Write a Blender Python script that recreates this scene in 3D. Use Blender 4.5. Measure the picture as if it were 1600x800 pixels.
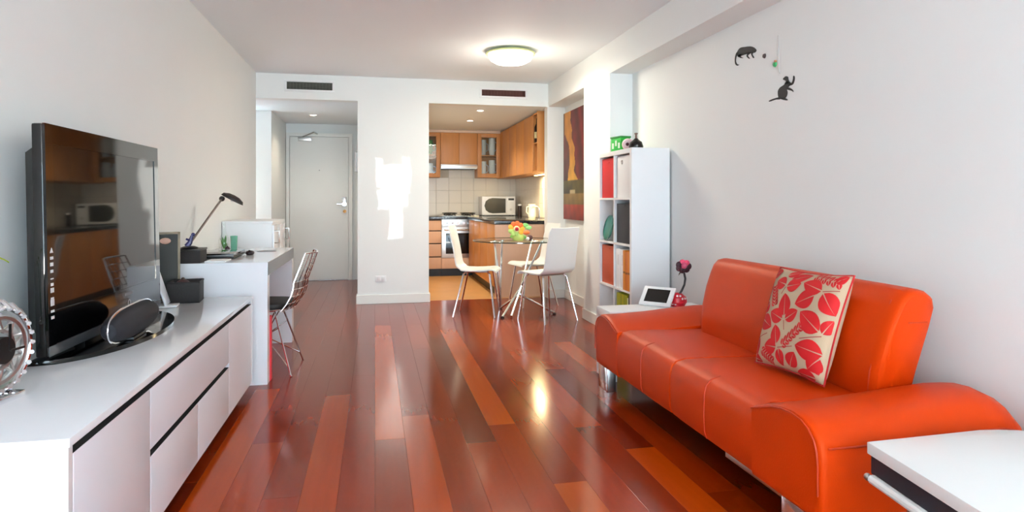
import bpy, bmesh, math, random
from mathutils import Vector, Matrix
for o in list(bpy.data.objects): bpy.data.objects.remove(o, do_unlink=True)
S = bpy.context.scene
C = S.collection
PI = math.pi
rnd = random.Random(7)

# ------------------------------------------------------------------ camera
cd = bpy.data.cameras.new('camera'); cam = bpy.data.objects.new('camera', cd); C.objects.link(cam)
cam.location = (0, 0, 1.134); cam.rotation_euler = (PI/2, 0, -0.209)
cd.sensor_width = 36; cd.lens = 36*1010/1600; cd.shift_y = -86/1600; cd.clip_start = 0.05
S.camera = cam
# ------------------------------------------------------------------ world, daylight, exposure
W = bpy.data.worlds.new('sky'); S.world = W; W.use_nodes = True
nt = W.node_tree; nt.nodes.clear()
wo = nt.nodes.new('ShaderNodeOutputWorld'); bg = nt.nodes.new('ShaderNodeBackground')
bg.inputs['Color'].default_value = (0.665, 0.865, 1.01, 1); bg.inputs['Strength'].default_value = 12.0
nt.links.new(bg.outputs[0], wo.inputs[0])
S.view_settings.view_transform = 'Standard'; S.view_settings.look = 'None'
S.view_settings.exposure = 0.2; S.view_settings.gamma = 1; S.view_settings.use_curve_mapping = False

sl = bpy.data.lights.new('sun', 'SUN'); sl.energy = 800; sl.color = (1, .98, .94); sl.angle = .01     # aimed at the added bounce slab outside, not into the room
so_ = bpy.data.objects.new('sun', sl); C.objects.link(so_); so_.rotation_euler = (0, -math.radians(42), 0)
def portal(name, loc, rot, sx, sy):           # window opening that guides the sky light in
    l = bpy.data.lights.new(name, 'AREA'); l.shape = 'RECTANGLE'; l.size = sx; l.size_y = sy
    l.cycles.is_portal = True
    o = bpy.data.objects.new(name, l); C.objects.link(o); o.location = loc; o.rotation_euler = rot
    return o
def lamp(name, kind, loc, power, col, size=0.05, rot=(0,0,0), parent=None, **kw):
    l = bpy.data.lights.new(name, kind); l.energy = power; l.color = col
    if kind == 'AREA': l.size = size
    else: l.shadow_soft_size = size
    for k, v in kw.items(): setattr(l, k, v)
    o = bpy.data.objects.new(name, l); C.objects.link(o); o.location = loc; o.rotation_euler = rot
    if parent: 
        o.parent = parent; o.location = MAT[parent.name].inverted() @ Vector(loc)
    return o
XL, XR, XP, YB, ZC, ZH = -1.237, 2.183, 1.977, 7.287, 2.5, 2.232
YF = -3.6
portal('daylight_portal', (0.47, YF, 1.27), (PI/2, 0, 0), 3.3, 2.4)

# ------------------------------------------------------------------ helpers
MAT = {}
def lin(c):
    return tuple((v/12.92 if v <= .04045 else ((v+.055)/1.055)**2.4) for v in (x/255 for x in c))
def mat(name, rgb, rough=.5, metal=0, var=.04, scale=8, bump=0, coat=0, spec=.5, emit=0, trans=0, bscale=None, stretch=None, ior=1.45):
    m = bpy.data.materials.new(name); m.use_nodes = True
    t = m.node_tree; b = t.nodes['Principled BSDF']
    c = lin(rgb)
    b.inputs['Roughness'].default_value = rough; b.inputs['Metallic'].default_value = metal
    b.inputs['Specular IOR Level'].default_value = spec; b.inputs['Coat Weight'].default_value = coat
    b.inputs['Coat Roughness'].default_value = .05
    b.inputs['Transmission Weight'].default_value = trans; b.inputs['IOR'].default_value = ior
    tc = t.nodes.new('ShaderNodeTexCoord'); src = tc.outputs['Object']
    if stretch:
        mp = t.nodes.new('ShaderNodeMapping'); mp.inputs['Scale'].default_value = stretch
        t.links.new(src, mp.inputs[0]); src = mp.outputs[0]
    n = t.nodes.new('ShaderNodeTexNoise'); n.inputs['Scale'].default_value = scale; n.inputs['Detail'].default_value = 4
    t.links.new(src, n.inputs['Vector'])
    mx = t.nodes.new('ShaderNodeMix'); mx.data_type = 'RGBA'
    mx.inputs[6].default_value = (*[max(0, v*(1-var)) for v in c], 1)
    mx.inputs[7].default_value = (*[min(1, v*(1+var)) for v in c], 1)
    t.links.new(n.outputs['Fac'], mx.inputs[0]); t.links.new(mx.outputs[2], b.inputs['Base Color'])
    if bump:
        n2 = t.nodes.new('ShaderNodeTexNoise'); n2.inputs['Scale'].default_value = bscale or scale*6; n2.inputs['Detail'].default_value = 3
        t.links.new(src, n2.inputs['Vector'])
        bp = t.nodes.new('ShaderNodeBump'); bp.inputs['Strength'].default_value = bump; bp.inputs['Distance'].default_value = .002
        t.links.new(n2.outputs['Fac'], bp.inputs['Height']); t.links.new(bp.outputs[0], b.inputs['Normal'])
    if emit:
        b.inputs['Emission Color'].default_value = (*c, 1); b.inputs['Emission Strength'].default_value = emit
    return m

class MB:
    def __init__(s): s.bm = bmesh.new()
    def box(s, x0, x1, y0, y1, z0, z1, bev=0, M=None):
        b = bmesh.new(); vs = [b.verts.new((x, y, z)) for x in (x0, x1) for y in (y0, y1) for z in (z0, z1)]
        for f in ((0,1,3,2),(4,6,7,5),(0,4,5,1),(2,3,7,6),(0,2,6,4),(1,5,7,3)): b.faces.new([vs[i] for i in f])
        if bev: bmesh.ops.bevel(b, geom=b.edges[:], offset=bev, segments=2, profile=.6, affect='EDGES', clamp_overlap=True)
        return s._add(b, M)
    def _add(s, b, M=None):
        if M: b.transform(M)
        bmesh.ops.recalc_face_normals(b, faces=b.faces[:])
        me = bpy.data.meshes.new('t'); b.to_mesh(me); b.free(); s.bm.from_mesh(me); bpy.data.meshes.remove(me); return s
    def tube(s, pts, r, n=8, caps=True, closed=False):
        pts = [Vector(p) for p in pts]; k = len(pts)
        rs = r if isinstance(r, (list, tuple)) else [r]*k
        b = bmesh.new(); rings = []; prev = None
        for i, p in enumerate(pts):
            if closed: t = pts[(i+1) % k]-pts[i-1]
            else: t = (pts[min(i+1, k-1)]-pts[max(i-1, 0)])
            t.normalize()
            if prev is None:
                u = t.orthogonal().normalized()
            else:
                u = (prev-t*prev.dot(t)); u = u.normalized() if u.length > 1e-6 else t.orthogonal().normalized()
            prev = u; v = t.cross(u)
            rings.append([b.verts.new(p+(u*math.cos(2*PI*j/n)+v*math.sin(2*PI*j/n))*rs[i]) for j in range(n)])
        for i in range(k if closed else k-1):
            A, B = rings[i], rings[(i+1) % k]
            for j in range(n): b.faces.new((A[j], A[(j+1) % n], B[(j+1) % n], B[j]))
        if caps and not closed:
            b.faces.new(rings[0][::-1]); b.faces.new(rings[-1])
        return s._add(b)
    def lathe(s, prof, n=32, o=(0,0,0), M=None):
        b = bmesh.new(); rings = []
        for r, z in prof:
            rings.append([b.verts.new((max(r,1e-5)*math.cos(2*PI*j/n), max(r,1e-5)*math.sin(2*PI*j/n), z)) for j in range(n)])
        for A, B in zip(rings, rings[1:]):
            for j in range(n): b.faces.new((A[j], A[(j+1) % n], B[(j+1) % n], B[j]))
        bmesh.ops.remove_doubles(b, verts=b.verts[:], dist=2e-5)
        T = Matrix.Translation(o)
        return s._add(b, T @ M if M else T)
    def loft(s, sections, cap=True, closed_sec=True):
        b = bmesh.new(); R = [[b.verts.new(p) for p in sec] for sec in sections]; n = len(R[0])
        for A, B in zip(R, R[1:]):
            for j in range(n if closed_sec else n-1): b.faces.new((A[j], A[(j+1) % n], B[(j+1) % n], B[j]))
        if cap and closed_sec: b.faces.new(R[0][::-1]); b.faces.new(R[-1])
        return s._add(b)
    def prism(s, poly, z0, z1, M=None, bev=0):
        b = bmesh.new(); A = [b.verts.new((x, y, z0)) for x, y in poly]; B = [b.verts.new((x, y, z1)) for x, y in poly]; n = len(poly)
        b.faces.new(A[::-1]); b.faces.new(B)
        for j in range(n): b.faces.new((A[j], A[(j+1) % n], B[(j+1) % n], B[j]))
        if bev:
            es = [e for e in b.edges if abs(e.verts[0].co.z-e.verts[1].co.z) < 1e-6]
            bmesh.ops.bevel(b, geom=es, offset=bev, segments=2, profile=.6, affect='EDGES', clamp_overlap=True)
        return s._add(b, M)
    def ball(s, c, r, seg=12, sc=(1,1,1)):
        b = bmesh.new(); bmesh.ops.create_uvsphere(b, u_segments=seg, v_segments=max(6, seg*2//3), radius=r)
        return s._add(b, Matrix.Translation(c) @ Matrix.Diagonal((*sc, 1)))
def root_of(o):
    while o.parent: o = o.parent
    return o
def obj(name, mb, m, parent=None, smooth=True, world=True, kind=None, label=None):
    bm = mb.bm if isinstance(mb, MB) else mb
    if parent is not None and world:
        r = root_of(parent)
        if r.name in MAT: bm.transform(MAT[r.name].inverted())
    me = bpy.data.meshes.new(name); bm.to_mesh(me); bm.free()
    o = bpy.data.objects.new(name, me); C.objects.link(o)
    for mm in (m if isinstance(m, (list, tuple)) else [m]): me.materials.append(mm)
    if smooth:
        for p in me.polygons: p.use_smooth = True
        me.set_sharp_from_angle(angle=math.radians(35))
    if parent is not None: o.parent = parent
    if kind: o['kind'] = kind
    if label: o['label'] = label
    return o
def tag(o, label, cat, group=None):
    o['label'] = label; o['category'] = cat
    if group: o['group'] = group
    return o
def thing(name, label, cat, loc=(0,0,0), rotz=0, group=None):
    o = bpy.data.objects.new(name, None); C.objects.link(o); o.empty_display_size = .05
    o.location = loc; o.rotation_euler = (0, 0, rotz)
    MAT[o.name] = Matrix.Translation(loc) @ Matrix.Rotation(rotz, 4, 'Z')
    return tag(o, label, cat, group)
def dup(root, loc, rotz, label, group=None):
    def rec(o, p):
        c = o.copy(); C.objects.link(c)
        if p: c.parent = p
        for ch in list(o.children): rec(ch, c)
        return c
    r = rec(root, None); r.location = loc; r.rotation_euler = (0, 0, rotz); r['label'] = label
    MAT[r.name] = Matrix.Translation(loc) @ Matrix.Rotation(rotz, 4, 'Z')
    if group: r['group'] = group
    return r
def struct(name, mb, m, parent=None, smooth=False):
    return obj(name, mb, m, parent, smooth, kind='structure')
def B(*a, **k): return MB().box(*a, **k)

# ------------------------------------------------------------------ materials
M_wall = mat('wall_paint', (240,242,240), .6, var=.012, scale=3, bump=.03, bscale=180)
M_ceil = mat('ceiling_paint', (242,247,250), .7, var=.01, scale=2)
M_trim = mat('trim_paint', (238,236,230), .35, var=.01)
M_gloss = mat('white_gloss_lacquer', (240,240,243), .12, var=.008, coat=.3)
M_satin = mat('white_satin', (240,240,240), .35, var=.01)
M_lilac = mat('pale_lacquer_front', (232,230,236), .3, var=.01)
M_black = mat('black_plastic', (9,9,10), .4, var=.1)
M_piano = mat('piano_black', (8,8,9), .06, var=.1, coat=.1)
M_screen = mat('tv_screen_glass', (20,22,23), .035, var=.05, spec=.42)
M_dark = mat('shadow_gap', (14,14,18), .9, var=.1)
M_chrome = mat('chrome', (225,225,228), .12, metal=1, var=.02)
M_steel = mat('brushed_steel', (190,188,185), .3, metal=1, var=.05, scale=30, stretch=(1,12,12))
M_leather = mat('orange_leather', (190,52,2), .45, var=.05, scale=5, spec=.5, bump=.25, bscale=220)
M_leather.node_tree.nodes['Principled BSDF'].inputs['Specular Tint'].default_value = (1, .45, .2, 1)
M_leather_dk = mat('orange_leather_seam', (176,48,6), .45, var=.05)
M_wood = mat('beech_veneer', (206,142,80), .4, var=.12, scale=3, stretch=(9,9,1))
M_wood2 = mat('pink_beech_laminate', (205,165,138), .45, var=.06, scale=3, stretch=(9,9,1))
M_counter = mat('black_stone', (26,26,30), .15, var=.5, scale=120)
M_tile = mat('cream_tile', (226,218,204), .2, var=.03, scale=4)
M_grout = mat('tile_grout', (200,192,178), .8)
M_kfloor = mat('kitchen_floor_cork', (200,150,92), .4, var=.12, scale=5, bump=.05)
M_oven = mat('oven_glass', (14,15,18), .08, var=.1)
M_bulb = mat('lit_diffuser', (255,246,222), .4, emit=7)
M_spot = mat('lit_downlight', (255,240,215), .4, emit=25)
M_strip = mat('lit_strip', (255,222,150), .4, emit=12)
def glassmat(name, rgb, rough=.02, alpha=.25):
    m = bpy.data.materials.new(name); m.use_nodes = True; t = m.node_tree; t.nodes.clear()
    o = t.nodes.new('ShaderNodeOutputMaterial'); g = t.nodes.new('ShaderNodeBsdfGlossy'); tr = t.nodes.new('ShaderNodeBsdfTransparent')
    mx = t.nodes.new('ShaderNodeMixShader'); fr = t.nodes.new('ShaderNodeFresnel'); fr.inputs[0].default_value = 1.5
    nz = t.nodes.new('ShaderNodeTexNoise'); nz.inputs['Scale'].default_value = 3
    mr = t.nodes.new('ShaderNodeMapRange'); mr.inputs[3].default_value = rough; mr.inputs[4].default_value = rough*1.2
    t.links.new(nz.outputs[0], mr.inputs[0]); t.links.new(mr.outputs[0], g.inputs['Roughness'])
    tr.inputs[0].default_value = (*lin(rgb), 1)
    gb_ = t.nodes.new('ShaderNodeNewGeometry'); ml = t.nodes.new('ShaderNodeMath'); ml.operation = 'MULTIPLY'; iv = t.nodes.new('ShaderNodeMath'); iv.operation = 'SUBTRACT'; iv.inputs[0].default_value = 1
    t.links.new(gb_.outputs['Backfacing'], iv.inputs[1]); t.links.new(iv.outputs[0], ml.inputs[0]); t.links.new(fr.outputs[0], ml.inputs[1]); t.links.new(ml.outputs[0], mx.inputs[0]); t.links.new(tr.outputs[0], mx.inputs[1]); t.links.new(g.outputs[0], mx.inputs[2])
    t.links.new(mx.outputs[0], o.inputs[0]); return m
M_glass = glassmat('table_glass', (240,248,244))
M_pane = glassmat('cabinet_pane', (250,253,252))
def simple(name, rgb, rough=.5, **k): return mat(name, rgb, rough, **k)

# floor planks: colour of each board from its own object colour, grain by noise
M_plank = bpy.data.materials.new('jarrah_board'); M_plank.use_nodes = True
t = M_plank.node_tree; b = t.nodes['Principled BSDF']
oi = t.nodes.new('ShaderNodeObjectInfo'); tc = t.nodes.new('ShaderNodeTexCoord')
mp = t.nodes.new('ShaderNodeMapping'); mp.inputs['Scale'].default_value = (12, .8, 1)
geo = t.nodes.new('ShaderNodeNewGeometry'); t.links.new(geo.outputs['Position'], mp.inputs[0])
nz = t.nodes.new('ShaderNodeTexNoise'); nz.inputs['Scale'].default_value = 3; nz.inputs['Detail'].default_value = 2; t.links.new(mp.outputs[0], nz.inputs['Vector'])
mr = t.nodes.new('ShaderNodeMapRange'); mr.inputs[1].default_value = .3; mr.inputs[2].default_value = .7; mr.inputs[3].default_value = .955; mr.inputs[4].default_value = 1.045
t.links.new(nz.outputs['Fac'], mr.inputs[0])
mx = t.nodes.new('ShaderNodeMix'); mx.data_type = 'RGBA'; mx.blend_type = 'MULTIPLY'; mx.inputs[0].default_value = 1
t.links.new(oi.outputs['Color'], mx.inputs[6]); t.links.new(mr.outputs[0], mx.inputs[7]); t.links.new(mx.outputs[2], b.inputs['Base Color'])
b.inputs['Roughness'].default_value = .155; b.inputs['Specular IOR Level'].default_value = .42; b.inputs['Specular Tint'].default_value = (1, .36, .14, 1); b.inputs['Coat Weight'].default_value = 0; b.inputs['Coat Roughness'].default_value = .1

# ------------------------------------------------------------------ setting
struct('wall_left', B(XL-.15, XL, YF, YB, 0, ZC), M_wall)
struct('wall_right', B(XR, XR+.12, YF, YB+.02, 0, ZC), M_wall)
wb = MB()
wb.box(XL-.15, XR+.12, YB, YB+.14, ZH, ZC)                 # header over both openings
wb.box(-.186, .592, YB, YB+.14, 0, ZH)                     # wall between hall and kitchen
wb.box(1.968, XR+.12, YB, YB+.14, 0, ZH)                   # strip beside the niche
struct('wall_back', wb, M_wall)
struct('trim_1', B(XP, XR+.01, YF, YB, ZH, ZC, bev=.002), M_wall)     # bulkhead along the right
struct('trim_2', B(XP, XR, 5.262, 5.97, 0, ZH), M_wall)     # pier
struct('ceiling', B(XL-.15, XR+.12, YF, YB+.14, ZC, ZC+.1), M_ceil)
# wall behind the camera with the wide balcony opening
wf = MB(); wf.box(XL-.15, XL+.05, YF-.12, YF, 0, ZC); wf.box(XR-.05, XR+.12, YF-.12, YF, 0, ZC); wf.box(XL-.15, XR+.12, YF-.12, YF, 2.46, ZC+.1)
struct('wall_front', wf, M_wall)
struct('bounce_slab', B(XL-1.5, XR+1.5, YF-4.5, YF-.0, -.14, -.06), mat('bounce_slab_pale', (206,204,198), .7))  # unseen slab added to throw sunlight up at the ceiling
# hall
struct('wall_hall_left', B(-1.5, -1.232, 8.3, 9.62, 0, ZH), M_wall)
struct('wall_hall_side', B(-1.75, -1.6, YB-.1, 8.3, 0, ZH+.05).box(-1.6, XL-.14, YB-.1, YB+.14, 0, ZC), M_wall)
struct('wall_hall_right', B(-.186, -.09, YB+.14, 9.75, 0, ZH), M_wall)
struct('wall_hall_end', B(-1.75, -.09, 9.62, 9.75, 0, ZH+.05), M_wall)
struct('ceiling_hall', B(-1.75, -.09, YB+.14, 9.75, ZH, ZH+.05), M_ceil)
# kitchen
struct('wall_kitchen_left', B(.45, .55, YB+.14, 10.42, 0, ZH), M_wall)
struct('wall_kitchen_back', B(.45, 2.4, 10.3, 10.42, 0, ZH), M_wall)
struct('wall_kitchen_right', B(2.25, 2.4, YB+.14, 10.3, 0, ZH), M_wall)
struct('ceiling_kitchen', B(.45, 2.4, YB+.14, 10.42, ZH, ZH+.05), M_ceil)
struct('floor_kitchen', B(.55, 2.25, 7.38, 10.3, -.04, .001), M_kfloor)
# skirting
def skirt(name, segs):
    mb = MB()
    for x0, x1, y0, y1 in segs:
        mb.box(x0, x1, y0, y1, 0, .1, bev=.004)
    return struct(name, mb, M_trim)
skirt('baseboard_back', [(-.2, .606, YB-.014, YB), (.592, .606, YB, YB+.14), (-.2, -.186, YB, YB+.14), (1.968, XR, YB-.014, YB)])
skirt('baseboard_right', [(XR-.014, XR, YF, 5.262), (XR-.014, XR, 5.97, YB-.014), (XP-.014, XP, 5.248, 5.984), (XP, XR-.014, 5.248, 5.262), (XP, XR-.014, 5.97, 5.984)])
skirt('baseboard_left', [(XL, XL+.014, YF, YB)])

# floor: one slab carrying every board
fl = struct('floor', B(-1.75, XR+.12, YF, 9.62, -.06, -.012), simple('sub_floor', (60,24,12), .8))
PW = .14
def pal(k):
    base = {'d': (94,22,2), 'm': (118,32,2), 'r': (130,36,2), 'o': (152,52,3), 'l': (160,62,7)}[k]
    return tuple(lin(base))
special = {  # column index (x = PW*k): list of (y0, y1, tone)
    0: [(YF,1.5,'m'),(1.5,3.13,'m'),(3.13,6.0,'l')], 1: [(YF,3.45,'o'),(3.45,6.3,'r')], 2: [(YF,1.9,'m'),(1.9,5.0,'m')], 3: [(YF,3.0,'r'),(3.0,5.4,'d')],
    4: [(YF,1.4,'d'),(1.4,3.22,'r'),(3.22,5.7,'l')], 5: [(YF,2.5,'l'),(2.5,4.6,'m')], 6: [(YF,2.2,'m'),(2.2,4.5,'r')], 7: [(YF,3.1,'m'),(3.1,5.1,'o')],
    8: [(YF,2.78,'o'),(2.78,4.2,'d')], 9: [(YF,2.3,'m'),(2.3,4.1,'r')], 10: [(YF,4.1,'d'),(4.1,5.0,'l')], -1: [(YF,2.0,'m'),(2.0,4.3,'r')], -2: [(YF,1.6,'r'),(1.6,3.9,'o'),(3.9,6.2,'m')],
    -3: [(YF,2.6,'r'),(2.6,5.2,'m')], -4: [(YF,3.2,'o'),(3.2,5.6,'r')]}
pk = 0
k0 = -13
while PW*k0 < XR:
    x0, x1 = PW*k0, PW*(k0+1); k0 += 1
    yend = 9.62 if x0 < -.19 else 7.44
    if x1 < XL-.01 : yst = 7.44
    else: yst = YF
    rows = [r for r in special.get(k0-1, []) if r[0] < yend]; y = rows[-1][1] if rows else yst
    while y < yend-.05:
        L = rnd.uniform(.9, 2.4); y1 = min(y+L, yend)
        if yend-y1 < .35: y1 = yend
        rows.append((y, y1, rnd.choice('dmmmmrrro' if y < 5.5 else 'dmmr'))); y = y1
    for (ya, yb, tone) in rows:
        xa, xb = max(x0, XL if yst == YF else -1.6)+.0003, min(x1, XR)-.0003
        yb = min(yb, yend)
        if xb-xa < .01: continue
        o = obj('plank', B(xa, xb, ya+.0003, yb-.0003, -.012, 0, bev=.0004), M_plank, fl, smooth=False)
        c = pal(tone); f = rnd.uniform(.88, 1.14); o.color = (c[0]*f, c[1]*f*rnd.uniform(.92, 1.1), c[2]*f, 1); pk += 1

# entrance door
dr = struct('door_1', B(-1.178, -.372, 9.585, 9.615, .008, 2.045, bev=.002), M_trim)
fr = MB()
fr.box(-1.225, -1.182, 9.57, 9.62, 0, 2.05); fr.box(-.368, -.318, 9.57, 9.62, 0, 2.05); fr.box(-1.225, -.318, 9.57, 9.62, 2.05, 2.10)
struct('trim_3', fr, M_trim)
obj('handle', MB().tube([(-.43,9.58,1.09),(-.43,9.54,1.09),(-.53,9.535,1.09)], .011).lathe([(0,0),(.03,0),(.03,.01),(0,.01)], 16, (-.43,9.585,1.09), Matrix.Rotation(PI/2,4,'X')), M_chrome, dr)
obj('lock_plate', B(-.462, -.40, 9.578, 9.586, 1.06, 1.19, bev=.006), M_chrome, dr)
obj('lock_cylinder', MB().lathe([(0,0),(.024,0),(.024,.02),(0,.02)], 16, (-.425,9.585,.985), Matrix.Rotation(PI/2,4,'X')), simple('brass', (120,80,40), .3, metal=.8), dr)
obj('door_closer', B(-1.06, -.88, 9.54, 9.585, 1.985, 2.035, bev=.006).tube([(-1.0,9.55,2.04),(-.84,9.46,2.10),(-.80,9.55,2.085)], .010), M_steel, dr)
obj('peephole', MB().ball((-.775,9.585,1.57), .008, 8), M_steel, dr)
# intercom on the hall's right wall
ic = thing('wall_phone', 'white rounded wall intercom just inside the entrance hall', 'intercom', (-.186, 8.0, 1.6))
obj('body', B(-.235, -.187, 7.9, 8.0, 1.48, 1.72, bev=.02), M_satin, ic)

# ------------------------------------------------------------------ ceiling fixtures
cl = thing('ceiling_light', 'round glowing glass ceiling light on the living room ceiling', 'lamp', (1.21, 5.77, ZC))
obj('diffuser', MB().lathe([(0,-.125),(.08,-.121),(.14,-.108),(.185,-.082),(.203,-.05),(.198,-.035),(.0,-.035)], 48, (1.21,5.77,ZC)), M_bulb, cl)
obj('rim', MB().lathe([(.198,-.036),(.222,-.034),(.226,-.022),(.21,-.012),(.1,0),(0,0)], 48, (1.21,5.77,ZC)), simple('frosted_halo_rim', (225,232,170), .3), cl)  # yellow-green of the lamp's halo is put into the rim colour
lamp('ceiling_lamp_light', 'AREA', (1.21,5.77,2.365), 22, (1,.92,.76), .3, parent=cl, shape='DISK')
lamp('ceiling_fill_point', 'POINT', (1.21,5.77,2.2), 8, (1,.93,.8), .15, parent=cl)  # extra point light below the dome, added to brighten the ceiling
def downlight(x, y, lab, pw):
    d = thing('downlight', lab, 'lamp', (x, y, ZH), group='recessed downlights')
    obj('trim_ring', MB().lathe([(.032,-.001),(.046,-.006),(.05,-.004),(.05,0)], 24, (x,y,ZH)), M_satin, d)
    obj('lens', MB().lathe([(0,-.004),(.034,-.004),(.034,0)], 20, (x,y,ZH)), M_spot, d)
    lamp('downlight_beam', 'SPOT', (x,y,ZH-.02), pw, (1,.86,.66), .04, parent=d, spot_size=2.4, spot_blend=.8)
downlight(-.77, 8.6, 'small lit downlight in the entrance hall ceiling', 22)
downlight(1.27, 8.75, 'farther of the two lit downlights in the kitchen ceiling', 62)
downlight(1.25, 7.75, 'nearer of the two lit downlights in the kitchen ceiling', 48)
def vent(x0, x1, z0, z1, lab, dark):
    v = thing('air_vent', lab, 'vent', ((x0+x1)/2, YB, (z0+z1)/2))
    f = MB(); e = .025
    f.box(x0-e, x1+e, YB-.012, YB, z1, z1+e, bev=.003); f.box(x0-e, x1+e, YB-.012, YB, z0-e, z0, bev=.003); f.box(x0-e, x0, YB-.012, YB, z0, z1, bev=.003); f.box(x1, x1+e, YB-.012, YB, z0, z1, bev=.003)
    obj('frame', f, M_satin, v)
    obj('backing', B(x0, x1, YB-.003, YB, z0, z1), dark, v)
    n = 5
    for i in range(n):
        z = z0+(i+.5)*(z1-z0)/n
        obj('slat', MB().box(x0, x1, -.0015, .0015, -.007, .007, M=Matrix.Translation((0,YB-.007,z)) @ Matrix.Rotation(.5,4,'X')), dark, v)
    m = MB()
    for i in range(1, 14): m.box(x0+i*(x1-x0)/14-.0015, x0+i*(x1-x0)/14+.0015, YB-.013, YB-.011, z0, z1)
    obj('vertical_blade', m, simple(dark.name+'_blade', (70,72,68) if x0 < 0 else (74,40,34), .5), v, kind='stuff')
vent(-.925, -.452, 2.335, 2.415, 'dark grey air grille over the entrance hall opening', simple('vent_grey', (46,50,46), .6))
vent(1.192, 1.702, 2.335, 2.405, 'dark brown air grille over the kitchen opening', simple('vent_brown', (62,26,20), .6))
so = thing('wall_socket', 'white double power socket low on the wall pier', 'socket', (.063, YB, .275))
obj('plate', B(.005, .122, YB-.01, YB, .243, .308, bev=.003), M_satin, so)
for i in (0, 1): obj('outlet', B(.022+.05*i, .056+.05*i, YB-.016, YB-.009, .258, .294, bev=.003), simple('socket_face', (225,225,225), .4), so)
# ------------------------------------------------------------------ TV cabinet
cx = -.71
cb = thing('media_cabinet', 'long low white gloss cabinet along the left wall under the television', 'cabinet', (-.97, 2.9, 0))
obj('top', B(XL+.005, cx+.004, 1.712, 4.06, .55, .572, bev=.002), M_gloss, cb)
cc = MB(); cc.box(XL+.005, cx, 1.715, 1.737, .065, .55); cc.box(XL+.005, cx, 4.036, 4.058, .065, .55); cc.box(XL+.005, cx, 1.737, 4.036, .065, .07); cc.box(XL+.005, XL+.02, 1.737, 4.036, .07, .55)
cc.box(XL+.02, cx-.05, 1.737, 4.036, .07, .549)
obj('carcass', cc, M_gloss, cb)
obj('gap', B(cx-.051, cx-.03, 1.737, 4.036, .07, .5495), M_dark, cb)  # dark sheet; the shade inside the slots is put into its colour
obj('plinth', B(XL+.05, cx-.07, 1.78, 4.0, 0, .066), simple('plinth_grey', (60,58,60), .5), cb)
g = .002
for (y0, y1, z0, z1, n) in ((1.739,2.285,.068,.527,'door'), (2.285,3.436,.33,.527,'drawer'), (2.285,2.861,.068,.306,'door'), (2.861,3.436,.068,.306,'door'), (3.436,4.034,.068,.527,'door')):
    d_ = obj(n, B(cx-.03, cx+.001, y0+g, y1-g, z0, z1, bev=.0015), M_lilac, cb)
    obj('finger_pull', B(cx-.0305, cx-.001, y0+g, y1-g, z1, z1+.0012), M_dark, d_)
# ------------------------------------------------------------------ television (local frame: screen faces +x, width along y)
tvy, tva = 2.995, math.radians(-1)
tv = thing('television', 'large black flat screen television on the white cabinet', 'television', (-1.066, tvy, .572), tva)
LEAN = Matrix.Translation((0,0,.04)) @ Matrix.Rotation(-.018,4,'Y') @ Matrix.Translation((0,0,-.04))
def TO(name, mb, m, p=tv, lean=True, **k):
    if lean: mb.bm.transform(LEAN)
    return obj(name, mb, m, p, world=False, **k)
hw = .545; zt = .825; zb = .035
TO('casing', MB().box(-.038, -.004, -hw, hw, zb, zt, bev=.008), M_piano)
TO('rear_shell', MB().loft([[(-.036,-hw+.02,.10),(-.036,hw-.02,.10),(-.036,hw-.02,.75),(-.036,-hw+.02,.75)],[(-.085,-hw+.06,.14),(-.085,hw-.06,.14),(-.085,hw-.06,.73),(-.085,-hw+.06,.73)]]), M_black)
fr = MB()
fr.box(-.004, .004, -hw, -hw+.052, zb, zt); fr.box(-.004, .004, hw-.052, hw, zb, zt); fr.box(-.004, .004, -hw+.052, hw-.052, .757, zt); fr.box(-.004, .004, -hw+.052, hw-.052, .072, .18)
TO('bezel', fr, M_piano)
TO('screen', B(-.004, .001, -hw+.052, hw-.052, .18, .757), M_screen)
TO('silver_strip', B(-.004, .006, -hw, hw, zb, .07, bev=.003), simple('gunmetal_strip', (120,122,126), .3, metal=.7))
ik = MB()
for i, (w, h) in enumerate(((.022,.010),(.02,.010),(.02,.012),(.018,.010),(.02,.004),(.018,.010),(.022,.016),(.02,.006),(.024,.022),(.022,.008),(.02,.010))):
    z = .385-i*.0225
    if i == 0: ik.prism([(-.011,0),(.011,0),(0,.018)], 0, .0008, Matrix.Translation((.004,-hw+.028,z)) @ Matrix(((0,0,1,0),(1,0,0,0),(0,1,0,0),(0,0,0,1))))
    else: ik.box(.004, .0048, -hw+.028-w/2, -hw+.028+w/2, z, z+h)
TO('icon_strip', ik, simple('white_print', (215,215,215), .5))
TO('maker_mark', B(.004, .0046, .10, .19, .148, .160), simple('grey_print', (120,120,125), .5))
TO('power_light', MB().lathe([(.011,0),(.015,.001),(.018,0)], 20, (.005,.145,.112), Matrix.Rotation(PI/2,4,'Y')), simple('grey_ring', (150,150,155), .3))
TO('stand_neck', B(-.075, -.03, -.2, .2, .012, .06, bev=.006), M_black, lean=False)
bp = []
for i in range(33):
    a = -PI/2+PI*i/32; bp.append((-.08+.265*math.cos(a), .01+.53*math.sin(a)))
TO('stand_base', MB().prism(bp, 0, .016, bev=.005), M_piano, lean=False)
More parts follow.
